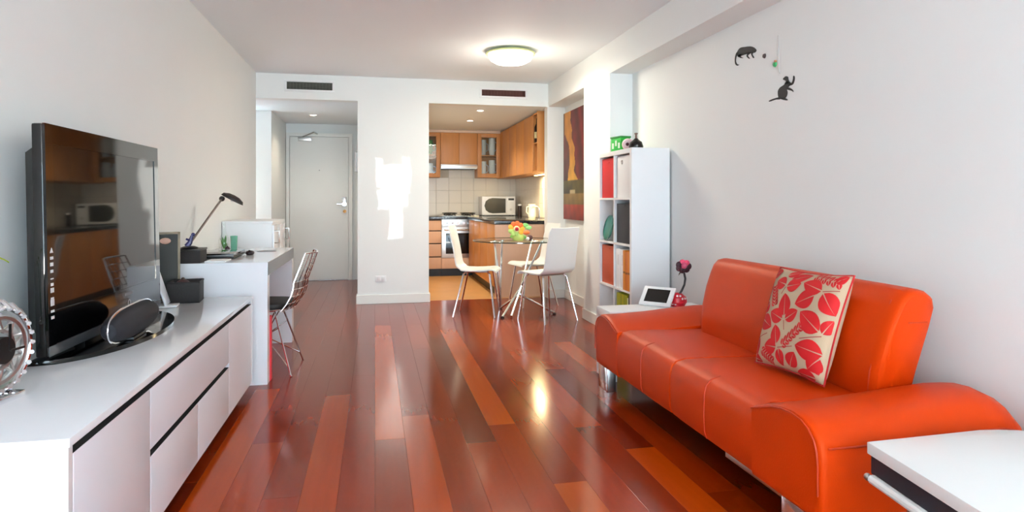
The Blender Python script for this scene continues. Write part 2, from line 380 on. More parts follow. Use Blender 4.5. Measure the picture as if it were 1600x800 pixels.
# speaker dock lying on the stand base
sp = thing('speaker', 'dark blue capsule speaker with a silver rim in front of the television', 'speaker', (-.955, 2.86, .589), .03)
def cap(rx, L, n=24):
    secs = []
    for i in range(13):
        a = -PI/2+PI*i/12; q = math.cos(a)**.6 if 0 < i < 12 else .02
        secs.append([(rx*.9*q*math.cos(2*PI*j/n), L*math.sin(a), .068+rx*q*math.sin(2*PI*j/n)) for j in range(n)])
    return secs
obj('grille', MB().loft(cap(.062, .265)), mat('speaker_cloth', (13,15,25), .8, bump=.4, bscale=400), sp, world=False)
rp = [(.0, .268*math.copysign(abs(math.cos(2*PI*i/40))**.6, math.cos(2*PI*i/40)), .068+.0635*math.copysign(abs(math.sin(2*PI*i/40))**.8, math.sin(2*PI*i/40))) for i in range(40)]
obj('rim', MB().tube(rp, .0045, 6, closed=True), M_chrome, sp, world=False)
obj('foot', B(-.03, .03, -.08, .08, 0, .012, bev=.003), M_black, sp, world=False)
# chain-and-sprocket clock, partly cut by the frame
ck = thing('clock', 'round chrome table clock made of a bicycle chain and sprocket at the left edge', 'clock', (-1.035, 2.075, .572), 1.35)
R = .118
def ring(r, z, n=48): return [(r*math.cos(2*PI*i/n), 0, z+r*math.sin(2*PI*i/n)) for i in range(n)]
obj('hoop', MB().tube(ring(R, .142), .007, 8, closed=True).tube([(p[0],.05,p[2]) for p in ring(R,.142)], .006, 8, closed=True), M_chrome, ck, world=False)
zc = .142
sk = MB()
pr = []
for i in range(96):
    a = 2*PI*i/96; r = .104+(.006 if i % 4 < 2 else 0); pr.append((r*math.cos(a), r*math.sin(a)))
sk.tube(ring(.092, zc), .009, 6, closed=True).tube(ring(.055, zc), .006, 6, closed=True)
for i in range(10):
    a = 2*PI*i/10; a2 = a+.31
    sk.tube([(.05*math.cos(a),0,zc+.05*math.sin(a)),(.092*math.cos(a2),0,zc+.092*math.sin(a2))], .005, 6)
    sk.tube([(.05*math.cos(a),0,zc+.05*math.sin(a)),(.092*math.cos(a-.31),0,zc+.092*math.sin(a-.31))], .005, 6)
obj('sprocket', sk, M_steel, ck, world=False)
obj('hoop_band', MB().loft([[(r_*math.cos(2*PI*i/48), y_, .142+r_*math.sin(2*PI*i/48)) for i in range(48)] for r_, y_ in ((R-.002,0),(R+.002,0),(R+.002,.05),(R-.002,.05),(R-.002,0))], cap=False), M_steel, ck, world=False)
obj('hub', MB().lathe([(0,-.03),(.03,-.03),(.038,-.01),(.038,.02),(0,.02)], 24, (0,0,zc), Matrix.Rotation(PI/2,4,'X')), M_black, ck, world=False)
hd = MB(); hd.box(-.003,.003,-.036,-.032,zc,zc+.075).box(0,.05,-.038,-.034,zc-.003,zc+.003)
obj('hand', hd, M_black, ck, world=False)
for i in range(24):
    a = 2*PI*i/24
    obj('chain_pin', MB().tube([((R-.004)*math.cos(a),-.012,zc+(R-.004)*math.sin(a)),((R+.02)*math.cos(a),.018,zc+(R+.02)*math.sin(a))], .007, 6), M_chrome, ck, world=False)
obj('stand', B(-.05, .05, -.04, .06, 0, .02, bev=.005), M_chrome, ck, world=False)
# leaf tip of a plant poking in at the left edge
pl = thing('potted_plant', 'yellow green leaf tip of a small plant behind the chain clock', 'plant', (-1.165, 2.27, .572))
pm = MB(); pm.lathe([(0,0),(.04,0),(.052,.1),(.046,.1),(.04,.09),(0,.09)], 20, (-1.165,2.27,.572))
obj('pot', pm, M_satin, pl)
def leaf(p0, p1, w, lift=.02, up=Vector((0,0,1))):
    p0, p1 = Vector(p0), Vector(p1); d = (p1-p0); sd = d.cross(up).normalized(); m = MB(); secs = []
    for i in range(7):
        s_ = i/6; ww = w*math.sin(PI*min(1, .08+s_*.92))**.8*.5+.0008; c = p0+d*s_+up*lift*math.sin(PI*s_)
        secs.append([c-sd*ww, c-up*.0015, c+sd*ww, c+up*.003])
    return m.loft(secs)
M_lime = simple('lime_leaf', (178,200,40), .4)
for q in ((-1.165,2.25,.936), (-1.20,2.24,.90), (-1.18,2.32,.89)):
    obj('stem', MB().tube([(-1.165,2.27,.66), q], .003, 5), simple('leaf_stem', (80,130,50), .5), pl)
    obj('leaf', leaf(q, (q[0]+.062*(1 if q[2] > .93 else -.3), q[1]+.02, q[2]+.008), .04), M_lime, pl)
# things at the far end of the cabinet
tf = thing('magazine_frame', 'tall dark panel in a thin wooden frame standing at the cabinet\'s far end', 'picture frame', (-1.165, 4.0, .572), .35)
f = MB(); w_, h_ = .075, .385
f.box(-w_, -w_+.012, -.012, .012, 0, h_).box(w_-.012, w_, -.012, .012, 0, h_).box(-w_, w_, -.012, .012, h_-.012, h_).box(-w_, w_, -.012, .012, 0, .012)
obj('frame', f, simple('olive_wood', (112,98,70), .4), tf, world=False)
obj('panel', B(-w_+.012, w_-.012, -.006, .004, .012, h_-.012), simple('dark_picture', (18,25,25), .6), tf, world=False)
obj('motif', MB().ball((0,-.006,.335), .03, 10, (1,.15,.6)), simple('peach_motif', (214,170,150), .5), tf, world=False)
bk = thing('basket', 'small black woven basket between the television and the desk', 'basket', (-1.035, 3.92, .572), .1)
f = MB()
for (a0,a1,b0,b1) in ((-.08,.08,-.08,-.07),(-.08,.08,.07,.08),(-.08,-.07,-.07,.07),(.07,.08,-.07,.07)): f.box(a0,a1,b0,b1,.0,.11,bev=.003)
f.box(-.08,.08,-.08,.08,0,.01)
M_wick = mat('black_wicker', (20,16,17), .7, bump=.8, bscale=160, var=.3)
obj('body', f, M_wick, bk, world=False)
obj('rim', MB().tube([(-.078,-.078,.112),(.078,-.078,.112),(.078,.078,.112),(-.078,.078,.112)], .006, 6, closed=True), M_wick, bk, world=False)
bl = tag(obj('ball', MB().ball((-1.05,3.92,.655), .042, 14), simple('brown_ball', (64,36,36), .5)), 'small dark brown ball sitting in the black woven basket', 'ball')
obj('cap', MB().ball((-1.05,3.92,.695), .012, 8), simple('brown_cap', (60,40,30), .5), bl, world=False)
tb = thing('tablet', 'pale tablet propped on a stand beside the far edge of the television', 'tablet', (-1.08, 3.75, .572), .1)
obj('slab', MB().box(-.004,.004,-.06,.06,0,.19, bev=.003, M=Matrix.Translation((0,0,.012)) @ Matrix.Rotation(-.3,4,'Y')), simple('pale_blue_case', (232,236,244), .3), tb, world=False)
obj('stand', MB().box(-.07,.05,-.05,.05,0,.01,bev=.003).tube([(-.05,0,.008),(-.04,0,.1)], .004), M_satin, tb, world=False)

# ------------------------------------------------------------------ desk
dx, dy0, dy1, dz = -.649, 4.217, 5.52, .755
dk = thing('desk', 'white gloss desk with slab ends against the left wall', 'desk', (-.94, 4.87, 0))
dp = [(dy0,0),(dy0,dz),(dy1,dz),(dy1,0),(dy1-.085,0),(dy1-.085,dz-.085),(dy0+.085,dz-.085),(dy0+.085,0)]
obj('frame', MB().loft([[(x, a, b_) for a, b_ in dp] for x in (XL+.004, dx)]), M_gloss, dk, smooth=False)
obj('steel_edge', B(dx, dx+.0025, dy0+.004, dy1-.004, dz-.081, dz-.004), simple('dark_steel', (130,130,132), .25, metal=1), dk)
fc = thing('file_cabinet', 'white cabinet taller than the desk standing just beyond it', 'cabinet', (-1.04, 6.06, 0))
obj('body', B(XL+.004, -.845, 5.71, 6.42, .0, .945, bev=.002), M_satin, fc)
obj('top', B(XL+.004, -.835, 5.70, 6.43, .945, .965, bev=.002), M_satin, fc)
for i in range(2):
    d = obj('door', B(-.845, -.828, 5.72+.35*i, 6.06+.35*i, .06, .93, bev=.002), M_gloss, fc)
    obj('handle', MB().tube([(-.828,5.75+.62*i,.88),(-.79,5.75+.62*i,.88),(-.79,5.75+.62*i,.78),(-.828,5.75+.62*i,.78)], .006, 6), M_steel, d)
wbin = thing('waste_bin', 'slim red waste bin under the white desk', 'bin', (-.76, 4.34, 0))
f = MB(); f.box(-.88,-.644,4.306,4.311,0,.40).box(-.88,-.644,4.365,4.37,0,.40).box(-.88,-.875,4.311,4.365,0,.40).box(-.649,-.644,4.311,4.365,0,.40).box(-.875,-.649,4.311,4.365,0,.006)
obj('body', f, simple('bin_red', (225,30,60), .4), wbin)
obj('rim', MB().tube([(-.878,4.308,.40),(-.646,4.308,.40),(-.646,4.368,.40),(-.878,4.368,.40)], .004, 6, closed=True), simple('bin_red_rim', (235,50,80), .4), wbin)
# on the desk
bx = thing('desk_tray', 'black box on the near edge of the desk', 'box', (-1.13, 4.31, dz))
obj('body', B(-1.215, -1.04, 4.24, 4.40, dz, dz+.075, bev=.004), M_wick, bx)
obj('lid', B(-1.218, -1.037, 4.237, 4.403, dz+.075, dz+.087, bev=.003), M_black, bx)
fg = thing('figurine', 'little dark blue figurine standing on the black desk box', 'figurine', (-1.115, 4.30, dz+.087))
obj('base', MB().lathe([(0,0),(.045,0),(.05,.006),(.03,.014),(0,.016)], 20, (-1.115,4.30,dz+.087)), M_black, fg)
obj('figure', MB().tube([(-1.13,4.30,dz+.10),(-1.112,4.30,dz+.125),(-1.102,4.30,dz+.165)], [.018,.015,.008], 8).ball((-1.095,4.30,dz+.172), .012, 8).tube([(-1.11,4.30,dz+.135),(-1.135,4.30,dz+.145)], .007, 6), simple('navy', (38,40,92), .4), fg)
dl = thing('desk_lamp', 'black desk lamp with a long slanting arm on the white desk', 'lamp', (-1.19, 4.45, dz))
obj('base', MB().lathe([(0,0),(.042,0),(.042,.012),(.012,.02),(.01,.06),(0,.06)], 24, (-1.19,4.45,dz)), M_black, dl)
ae = Vector((-1.065, 4.93, 1.150))
obj('arm', MB().tube([(-1.19,4.45,dz+.05), ae], .0075, 8), simple('arm_grey', (92,84,80), .35, metal=.5), dl)
obj('joint', MB().ball(ae, .02, 10), M_black, dl)
hm = Matrix.Translation(ae+Vector((.066,.028,.0))) @ Matrix.Rotation(.5,4,'Y') @ Matrix.Diagonal((1.35,.8,.8,1))
obj('lamp_shade', MB().lathe([(0,.035),(.03,.03),(.055,.012),(.062,-.012),(.058,-.012),(.05,.008),(.028,.024),(0,.028)], 24, (0,0,0), hm), M_black, dl)
obj('bulb', MB().ball(ae+Vector((.066,.028,-.006)), .018, 10), M_satin, dl)
lp = thing('laptop', 'closed black laptop lying on the white desk', 'laptop', (-1.0, 4.72, dz))
obj('body', B(-1.215, -.90, 4.50, 4.88, dz+.006, dz+.022, bev=.004), M_black, lp)
obj('lid', B(-1.215, -.90, 4.50, 4.88, dz+.024, dz+.036, bev=.004), M_piano, lp)
obj('trim', B(-1.212, -.903, 4.503, 4.877, dz+.021, dz+.025), M_steel, lp)
for xx in (-1.19, -.93):
    for yy in (4.53, 4.85): obj('foot', B(xx-.01, xx+.01, yy-.01, yy+.01, dz, dz+.007), M_black, lp)
pp = tag(obj('paper', B(-1.03, -.91, 4.30, 4.47, dz, dz+.006, bev=.001), simple('paper_white', (248,248,248), .6)), 'white paper pad in front of the black laptop', 'paper')
ms = thing('mouse', 'dark computer mouse at the right of the laptop', 'mouse', (-.86, 4.83, dz))
obj('body', MB().ball((-.86,4.83,dz+.014), .03, 14, (1,1.3,.62)), simple('plum_black', (34,18,24), .3), ms)
obj('wheel', MB().ball((-.86,4.81,dz+.03), .006, 8), M_black, ms)
mp_ = tag(obj('mouse_pad', MB().lathe([(0,0),(.07,0),(.07,.003),(0,.003)], 32, (-.80,5.15,dz)), simple('pad_grey', (150,150,158), .6)), 'flat grey disc lying on the far part of the desk', 'mat')
vs = thing('bottle_vase', 'slim clear glass bottle with a green sprig on the desk', 'vase', (-1.13, 5.30, dz))
obj('glass', MB().lathe([(0,0),(.035,0),(.042,.02),(.04,.08),(.016,.14),(.011,.2),(.014,.215),(.010,.215),(.008,.2),(.012,.14),(.036,.08),(.036,.01),(0,.008)], 24, (-1.13,5.30,dz)), glassmat('clear_glass', (254,255,254)), vs)
for a in range(7):
    q = a*.9; obj('leaf', leaf((-1.13,5.30,dz+.012), (-1.13+.028*math.cos(q), 5.30+.028*math.sin(q), dz+.045+.012*a), .02, .004), simple('sprig_green', (96,150,84), .5), vs)
gt = thing('tumbler', 'tall pale teal glass beside the bottle vase on the desk', 'glass', (-1.055, 5.28, dz))
obj('cup', MB().lathe([(0,0),(.022,0),(.026,.11),(.023,.11),(.02,.006),(0,.006)], 24, (-1.055,5.28,dz)), simple('teal_frost', (128,196,168), .2, trans=.3), gt)
obj('rim', MB().tube([(-1.055+.0245*math.cos(2*PI*i/20), 5.28+.0245*math.sin(2*PI*i/20), dz+.11) for i in range(20)], .002, 5, closed=True), simple('teal_rim', (100,176,150), .2), gt)
pb = tag(obj('trinket', MB().ball((-1.09,5.22,dz+.018), .018, 10), simple('plum', (52,22,34), .4)), 'small dark plum ball between bottle and teal glass', 'ball')
obj('knob', MB().ball((-1.09,5.22,dz+.037), .005, 6), M_black, pb, world=False)

# wire desk chair (local: faces -x)
wc = thing('wire_chair', 'chrome wire chair with a black seat pad at the white desk', 'chair', (-.73, 4.62, 0), -.06)
def seatpt(u, v):          # u across (-1..1), v 0 front .. 1 top of back
    if v < .5:
        s_ = v/.5; x = -.22+.42*s_; z = .445-.035*math.sin(PI*s_*.75)+.018*u*u
    else:
        s_ = (v-.5)/.5; a = s_; x = .20+.115*a+.03*(1-(1-a)**2)+.025*(0); z = .42+.37*a
        x += .02*math.sin(PI*min(1, a*2))*(1 if a < .5 else 0)
        x -= .05*u*u
    wdt = .235 if v < .5 else .235-.05*((v-.5)/.5)**2
    return Vector((x, u*wdt, z))
for i in range(9):
    u = -1+i*.25; obj('wire', MB().tube([seatpt(u, v/16) for v in range(17)], .0026, 5), M_chrome, wc, world=False)
for j in range(1, 16):
    obj('wire', MB().tube([seatpt(-1+k*.25, j/16) for k in range(9)], .0026, 5), M_chrome, wc, world=False)
obj('rim', MB().tube([seatpt(-1, v/16) for v in range(17)]+[seatpt(-1+k*.25, 1) for k in range(1, 8)]+[seatpt(1, 1-v/16) for v in range(17)]+[seatpt(1-k*.25, 0) for k in range(1, 8)], .0055, 6, closed=True), M_chrome, wc, world=False)
sd = []
for i in range(24):
    a = 2*PI*i/24; sd.append((-.005+.19*math.copysign(abs(math.cos(a))**.6, math.cos(a)), .19*math.copysign(abs(math.sin(a))**.6, math.sin(a))))
obj('seat_pad', MB().prism(sd, .425, .462, bev=.01), simple('black_pad', (18,18,20), .6), wc, world=False)
for sx in (-1, 1):
    for sy in (-1, 1):
        obj('leg', MB().tube([(.09*sx,.12*sy,.405),(.21*sx,.225*sy,.012),(.215*sx,.23*sy,0)], [.006,.006,.009], 6), M_chrome, wc, world=False)
        obj('strut', MB().tube([(.12*sx,-.15*sy,.30),(0,.0,.22),(.19*sx,.205*sy,.06)], .004, 5), M_chrome, wc, world=False)
    obj('strut', MB().tube([(.09*sx,-.12,.405),(.0*sx,0,.22),(.09*sx,.12,.405)], .004, 5), M_chrome, wc, world=False)
obj('seat_mount', MB().tube([(-.09,-.12,.407),(.09,-.12,.407),(.09,.12,.407),(-.09,.12,.407)], .006, 6, closed=True), M_chrome, wc, world=False)
# ------------------------------------------------------------------ orange sofa
YC = 5.539
sf = thing('sofa', 'orange leather two seater sofa on chrome feet along the right wall', 'sofa', (1.75, 2.77, 0))
arm = [(2.105,.14),(1.755,.14),(1.737,.155),(1.733,.22),(1.733,.32),(1.738,.365),(1.752,.40),(1.78,.43),(1.82,.448),(1.87,.455),(1.93,.452),(1.99,.440),(2.045,.42),(2.105,.395)]
xs = [(1.331,.034,0),(1.332,.020,0),(1.336,.008,0),(1.344,.002,0),(1.36,0,0),(1.45,0,0),(1.6,0,.008),(1.8,0,.026),(1.95,0,.036),(2.02,0,.034),(2.07,0,.012),(2.105,.004,-.025),(2.13,.012,-.075),(2.145,.03,-.14)]
cyy, czz = 1.93, .30
def armmesh(mir):
    secs = []
    for x, ins, dzb in xs:
        sec = []
        for y, z in arm:
            hy, hz = .2, .17
            yy = cyy+(y-cyy)*(1-ins/hy) if y < 2.1 else y
            zz = czz+(z-czz)*(1-ins/hz)
            if z > .3: zz += dzb*(z-.3)/.155
            sec.append((x, YC-yy if mir else yy, zz))
        secs.append(sec)
    return MB().loft(secs)
def stitch(pts, p, lab='seam'): return obj(lab, MB().tube(pts, .0035, 6), M_leather_dk, p)
for mir in (False, True):
    a = obj('arm', armmesh(mir), M_leather, sf)
    fy = (lambda y: YC-y) if mir else (lambda y: y)
    stitch([(1.329, fy(cyy+(y-cyy)*.93) if y < 2.1 else fy(y), czz+(z-czz)*.92) for y, z in arm[3:]], a)
    stitch([(x, fy(1.7365), .372+dzb*.46) for x, ins, dzb in xs[4:11]], a)
prof = [(2.0,.14),(1.37,.14),(1.345,.15),(1.334,.18),(1.331,.25),(1.333,.33),(1.342,.37),(1.365,.393),(1.41,.403),(1.5,.402),(1.65,.398),(1.8,.396),(2.0,.395)]
def seat(ya, yb):
    n = 14; secs = []
    for i in range(n+1):
        s_ = i/n; y = ya+(yb-ya)*s_; e = min(s_, 1-s_)*n
        sh = .012 if e == 0 else (.003 if e <= 1 else 0)
        if (ya < 2.5) == (s_ < .5): sh = 0
        y = ya+(yb-ya)*(0 if i == 0 else 1 if i == n else (s_ if 1 < i < n-1 else (.012 if i == 1 else .988)))
        secs.append([(x+(sh if x < 1.5 else 0), y, z+(-sh+.012*math.sin(PI*s_)*math.sin(PI*min(1,max(0,(x-1.36)/.5))) if z > .3 else sh*.3)) for x, z in prof])
    return MB().loft(secs)
ym = 2.775
for ya, yb in ((2.105, ym), (ym, YC-2.105)):
    s_ = obj('seat_cushion', seat(ya, yb), M_leather, sf)
    yq = 2.45 if ya < 2.5 else 3.10
    stitch([(x-.001, yq, z+.001) for x, z in prof[2:9]], s_)
bprof = [(1.955,.36),(1.80,.38),(1.795,.44),(1.800,.55),(1.822,.66),(1.85,.745),(1.868,.785),(1.89,.808),(1.925,.815),(1.97,.808),(2.005,.785),(2.018,.75),(2.01,.68),(1.98,.52)]
def backm():
    secs = []; y0, y1 = 1.985, 3.34
    for d, ins in ((0,.10),(.006,.05),(.02,.018),(.05,.004),(.12,0),(.6,-.01),(1.235,0),(1.305,.004),(1.335,.018),(1.349,.05),(1.355,.10)):
        y = y0+d; cxx, cz = 1.91, .58
        sec = []
        for x, z in bprof:
            ly = y + (0 if d > .7 else 0)
            tz = (z-.38)/.43
            yy = ly + (.07*(1-tz) if d < .3 else (.03*(1-tz) if d > 1.0 else 0))*1.0
            sec.append((cxx+(x-cxx)*(1-ins*2.2), yy, cz+(z-cz)*(1-ins)))
        secs.append(sec)
    return MB().loft(secs)
bkr = obj('backrest', backm(), M_leather, sf)
stitch([(cxx_, yy, zz) for cxx_, yy, zz in [(1.797+(.002 if z < .5 else (z-.5)*.24), 2.035+.055*(1-(z-.38)/.43), z) for z in (.42,.5,.58,.66,.73,.77)]], bkr)
stitch([(1.90+.1*i/5, 1.984+.07*(1-(.69-.38)/.43), .69) for i in range(0, 6)][0:5], bkr)
fb = MB().box(1.42, 2.10, 1.78, 3.76, .11, .145)
obj('underframe', fb, M_black, sf)
obj('rail', MB().box(1.375, 1.395, 1.98, 2.36, .108, .128, bev=.003), M_steel, sf)
for y in (1.80, 3.625):
    for x in (1.345, 1.95):
        f = MB(); f.box(x+.006, x+.055, y, y+.15, .0, .14, bev=.004)
        obj('leg', f, M_steel, sf)
        obj('leg_plate', B(x, x+.006, y, y+.15, .0, .139, bev=.002), M_chrome, sf)
# patterned cushion
BLp, BRp, TLp, TRp = Vector((1.655,2.585,.418)), Vector((1.695,2.19,.418)), Vector((1.79,2.60,.835)), Vector((1.81,2.165,.845))
cu = thing('cushion', 'beige cushion printed with red leaves leaning on the orange sofa back', 'cushion', BLp.lerp(BRp, .5))
nrm = (BRp-BLp).cross(TLp-BLp).normalized()
if nrm.x > 0: nrm = -nrm
def cpt(u, v, side=1, off=0):
    e = ((1-(2*u-1)**4)*(1-(2*v-1)**4)); e = max(0, e)**.55
    pin = .03*(1-(2*u-1)**2)*(abs(2*v-1)**6); pin2 = .03*(1-(2*v-1)**2)*(abs(2*u-1)**6)
    uu = u+(pin2 if u < .5 else -pin2); vv = v+(pin if v < .5 else -pin)
    p = BLp.lerp(BRp, uu).lerp(TLp.lerp(TRp, uu), vv)
    return p+nrm*(side*.062*e+off)
bm_ = bmesh.new(); N = 40
g1 = [[bm_.verts.new(cpt(i/N, j/N, 1)) for i in range(N+1)] for j in range(N+1)]
g2 = [[bm_.verts.new(cpt(i/N, j/N, -1)) for i in range(N+1)] for j in range(N+1)]
for gg in (g1, g2):
    for j in range(N):
        for i in range(N): bm_.faces.new((gg[j][i], gg[j][i+1], gg[j+1][i+1], gg[j+1][i]))
bmesh.ops.remove_doubles(bm_, verts=bm_.verts[:], dist=1e-5); bmesh.ops.recalc_face_normals(bm_, faces=bm_.faces[:])
obj('cover', bm_, mat('beige_linen', (184,164,136), .85, bump=.4, bscale=300), cu)
lf = bmesh.new(); vn = bmesh.new()
def inside(u, v): return .015 < u < .985 and .015 < v < .985
def addleaf(u, v, L, w, ang):   # leaf print; ang in degrees, 0 = along +u, 90 = up
    ca, sa = math.cos(math.radians(ang)), math.sin(math.radians(ang))
    n = 10
    for sgn in (1, -1):
        rows = []
        for i in range(n+1):
            s_ = i/n; ww = w*.5*math.sin(PI*s_**.85)**.8
            row = []
            for k in range(4):
                q = sgn*(.006*(1-s_) + ww*k/3); x = L*s_; uu = u+ca*x-sa*q; vv = v+sa*x+ca*q
                row.append((min(.99, max(.01, uu)), min(.99, max(.01, vv))))
            rows.append(row)
        V = [[lf.verts.new(cpt(a, b_, 1, .0016)) for a, b_ in r] for r in rows]
        for i in range(n):
            for k in range(3): lf.faces.new((V[i][k], V[i][k+1], V[i+1][k+1], V[i+1][k]))
def stemline(u0, v0, u1, v1, w=.008):
    n = 8; d = Vector((u1-u0, v1-v0)); pq = Vector((-d.y, d.x)).normalized()*w/2; V = []
    for i in range(n+1):
        c = Vector((u0, v0))+d*(i/n); V.append([vn.verts.new(cpt(min(.99,max(.01,c.x+s_*pq.x)), min(.99,max(.01,c.y+s_*pq.y)), 1, .0010)) for s_ in (-1, 1)])
    for i in range(n): vn.faces.new((V[i][0], V[i][1], V[i+1][1], V[i+1][0]))
QC = [Vector((60,600)), Vector((480,752)), Vector((240,75)), Vector((652,128))]      # cushion corners on the print layout
def quv(px, py):
    u = v = .5
    for _ in range(12):
        p = QC[0].lerp(QC[1], u).lerp(QC[2].lerp(QC[3], u), v); e = Vector((px, py))-p
        du = (QC[1]-QC[0]).lerp(QC[3]-QC[2], v); dv = QC[2].lerp(QC[3], u)-QC[0].lerp(QC[1], u)
        det = du.x*dv.y-du.y*dv.x; u += (e.x*dv.y-e.y*dv.x)/det; v += (du.x*e.y-du.y*e.x)/det
    return u, v
def pleaf(x0, y0, x1, y1, w):
    a, b_ = quv(x0, y0), quv(x1, y1); d = Vector((b_[0]-a[0], b_[1]-a[1])); L = d.length
    addleaf(a[0]+d.x*.05, a[1]+d.y*.05, L*.95, w/445, math.degrees(math.atan2(d.y, d.x)))
for a in ((325,378,335,245,70),(316,394,238,345,64),(328,395,408,345,56),(338,195,275,170,60),(338,207,425,190,60),(540,235,440,185,68),(505,258,392,308,78),(542,243,580,368,82),(515,468,423,352,86),(522,478,572,395,52),
          (270,532,270,420,60),(270,548,190,530,66),(280,550,282,656,52),(517,592,386,538,82),(328,662,378,578,76),(502,608,432,672,80),(462,722,360,690,52),(225,150,192,275,52),(226,288,170,342,54),(158,368,242,432,72),
          (146,470,108,575,46),(360,168,478,132,46),(335,138,415,104,40),(222,132,292,105,52),(84,585,135,612,44),(590,180,640,140,40),(420,300,420,300.5,1),(470,640,478,700,30)): pleaf(*a)
for (x0, y0, x1, y1) in ((265,308,262,198),(310,535,432,428),(165,555,225,625),(498,142,628,192)):
    a, b_ = quv(x0, y0), quv(x1, y1); d = Vector((b_[0]-a[0], b_[1]-a[1])); L = d.length; ang = math.degrees(math.atan2(d.y, d.x))
    for i in range(6):
        for sg in (1, -1): addleaf(a[0]+d.x*i/6, a[1]+d.y*i/6, .062, .04, ang+sg*58)
for l in ((322,398,322,452),(275,548,368,545),(520,488,412,502),(540,238,608,228),(122,482,212,464),(336,206,308,248)): stemline(*quv(l[0], l[1]), *quv(l[2], l[3]))
obj('leaf_print', lf, simple('leaf_red', (182,10,18), .75), cu, kind='stuff')
obj('stem_print', vn, simple('stem_red', (150,50,50), .75), cu, kind='stuff')
edge = [cpt(i/N, 0.0, 1) for i in range(N)]+[cpt(1, j/N, 1) for j in range(N)]+[cpt(1-i/N, 1, 1) for i in range(N)]+[cpt(0, 1-j/N, 1) for j in range(N)]
obj('piping', MB().tube(edge, .004, 6, closed=True), simple('piping_red', (170,20,28), .7), cu)

# ------------------------------------------------------------------ white coffee table bottom right
ct = thing('coffee_table', 'white table with a dark band between two slabs in front of the sofa arm', 'table', (1.65, 1.2, 0))
def tpoly(o):
    pts = [(1.235+o,.72+o),(1.369+o,1.588-o),(1.765,1.598-o)]
    for i in range(1, 9):
        a = PI/2*(1-i/8); pts.append((1.765+(.30-o)*math.cos(a), 1.298+(.30-o)*math.sin(a)))
    pts.append((2.065-o,.72+o)); return pts
M_white = mat('white_lacquer_table', (240,240,238), .3, var=.01)
obj('tabletop', MB().prism(tpoly(0), .416, .45, bev=.003), M_white, ct)
obj('dark_band', MB().prism(tpoly(.007), .362, .416), simple('navy_black_panel', (20,19,30), .5), ct)
f = MB(); pts = tpoly(0)[:3]
f.tube([(1.24,.72,.353)]+[(1.365,1.565,.353)], .013, 10)
f.box(-.008,.03,0,.86,-.012,.012, bev=.005, M=Matrix.Translation((1.238,.72,.352)) @ Matrix.Rotation(-math.atan2(.131,.85),4,'Z'))
obj('side_rail', f, M_white, ct)
obj('bolt', MB().ball((1.366,1.583,.352), .011, 8), M_steel, ct)
for x, y in ((1.405,1.46),(1.90,1.40),(1.42,.85),(1.95,.85)):
    obj('leg', MB().tube([(x,y,.37),(x,y,.008),(x,y,0)], [.02,.02,.024], 14), M_chrome, ct)

# ------------------------------------------------------------------ bookcase
bx0, bx1, by0, by1, bz = 1.862, 2.168, 4.507, 5.235, 1.532
bc = thing('bookcase', 'white open bookcase of eight cubes standing against the right wall pier', 'bookcase', (2.0, 4.87, 0))
T = .036; m = .016; cw = (by1-by0-2*T-m)/2; PL = .064; chh = (bz-PL-2*T-3*m)/4
obj('side_panel', B(bx0, bx1, by0, by0+T, 0, bz, bev=.0015), M_satin, bc)
obj('side_panel', B(bx0, bx1, by1-T, by1, 0, bz, bev=.0015), M_satin, bc)
obj('top_panel', B(bx0, bx1, by0+T, by1-T, bz-T, bz, bev=.0015), M_satin, bc)
obj('bottom_panel', B(bx0, bx1, by0+T, by1-T, PL, PL+T, bev=.0015), M_satin, bc)
obj('plinth', B(bx0+.01, bx1-.01, by0+T, by1-T, 0, PL), M_satin, bc)
obj('back_panel', B(bx1-.006, bx1, by0+T, by1-T, T, bz-T), M_satin, bc)
ymid = by0+T+cw
obj('divider', B(bx0+.001, bx1-.006, ymid, ymid+m, PL+T, bz-T), M_satin, bc)
ZS = [PL+T+i*(chh+m) for i in range(4)]
for i in range(1, 4): obj('shelf', B(bx0+.001, bx1-.006, by0+T, by1-T, ZS[i]-m, ZS[i]), M_satin, bc)
def cube(row, near):      # row 0 = bottom; returns cell extents
    y0 = by0+T if near else ymid+m; z0 = ZS[row]; return y0, y0+cw, z0, z0+chh
def storage(row, near, col, lab, dep=.02, ring=False, g_=.006, top=.012, nm='storage_box'):
    y0, y1, z0, z1 = cube(row, near); x0 = bx0+dep
    t_ = thing(nm, lab, 'box', ((x0+bx1)/2, (y0+y1)/2, z0))
    mm = simple(nm+'_'+str(row)+('n' if near else 'f'), col, .6)
    f = MB(); e = .006
    f.box(x0, x0+e, y0+g_, y1-g_, z0, z1-top, bev=.002).box(bx1-.03, bx1-.03+e, y0+g_, y1-g_, z0, z1-top).box(x0+e, bx1-.03, y0+g_, y0+g_+e, z0, z1-top).box(x0+e, bx1-.03, y1-g_-e, y1-g_, z0, z1-top).box(x0+e, bx1-.03, y0+g_+e, y1-g_-e, z0, z0+e)
    obj('body', f, mm, t_)
    if ring: obj('grommet', MB().tube([(x0-.001, (y0+y1)/2+.04+.014*math.cos(2*PI*i/16), z1-.06+.014*math.sin(2*PI*i/16)) for i in range(16)], .004, 6, closed=True), M_steel, t_)
    else: obj('pull', B(x0-.004, x0, (y0+y1)/2-.03, (y0+y1)/2+.03, z1-.05, z1-.04, bev=.001), mm, t_)
    return t_
storage(3, False, (200,14,18), 'red storage box in the top far cube of the bookcase')
storage(3, True, (238,238,238), 'white storage box with a metal eyelet in the top near cube of the bookcase', ring=True)
storage(2, True, (34,34,42), 'black storage box in the bookcase cube below the white box', top=.03)
storage(1, False, (190,76,32), 'burnt orange storage box in the bookcase above the bottom row', top=.022)
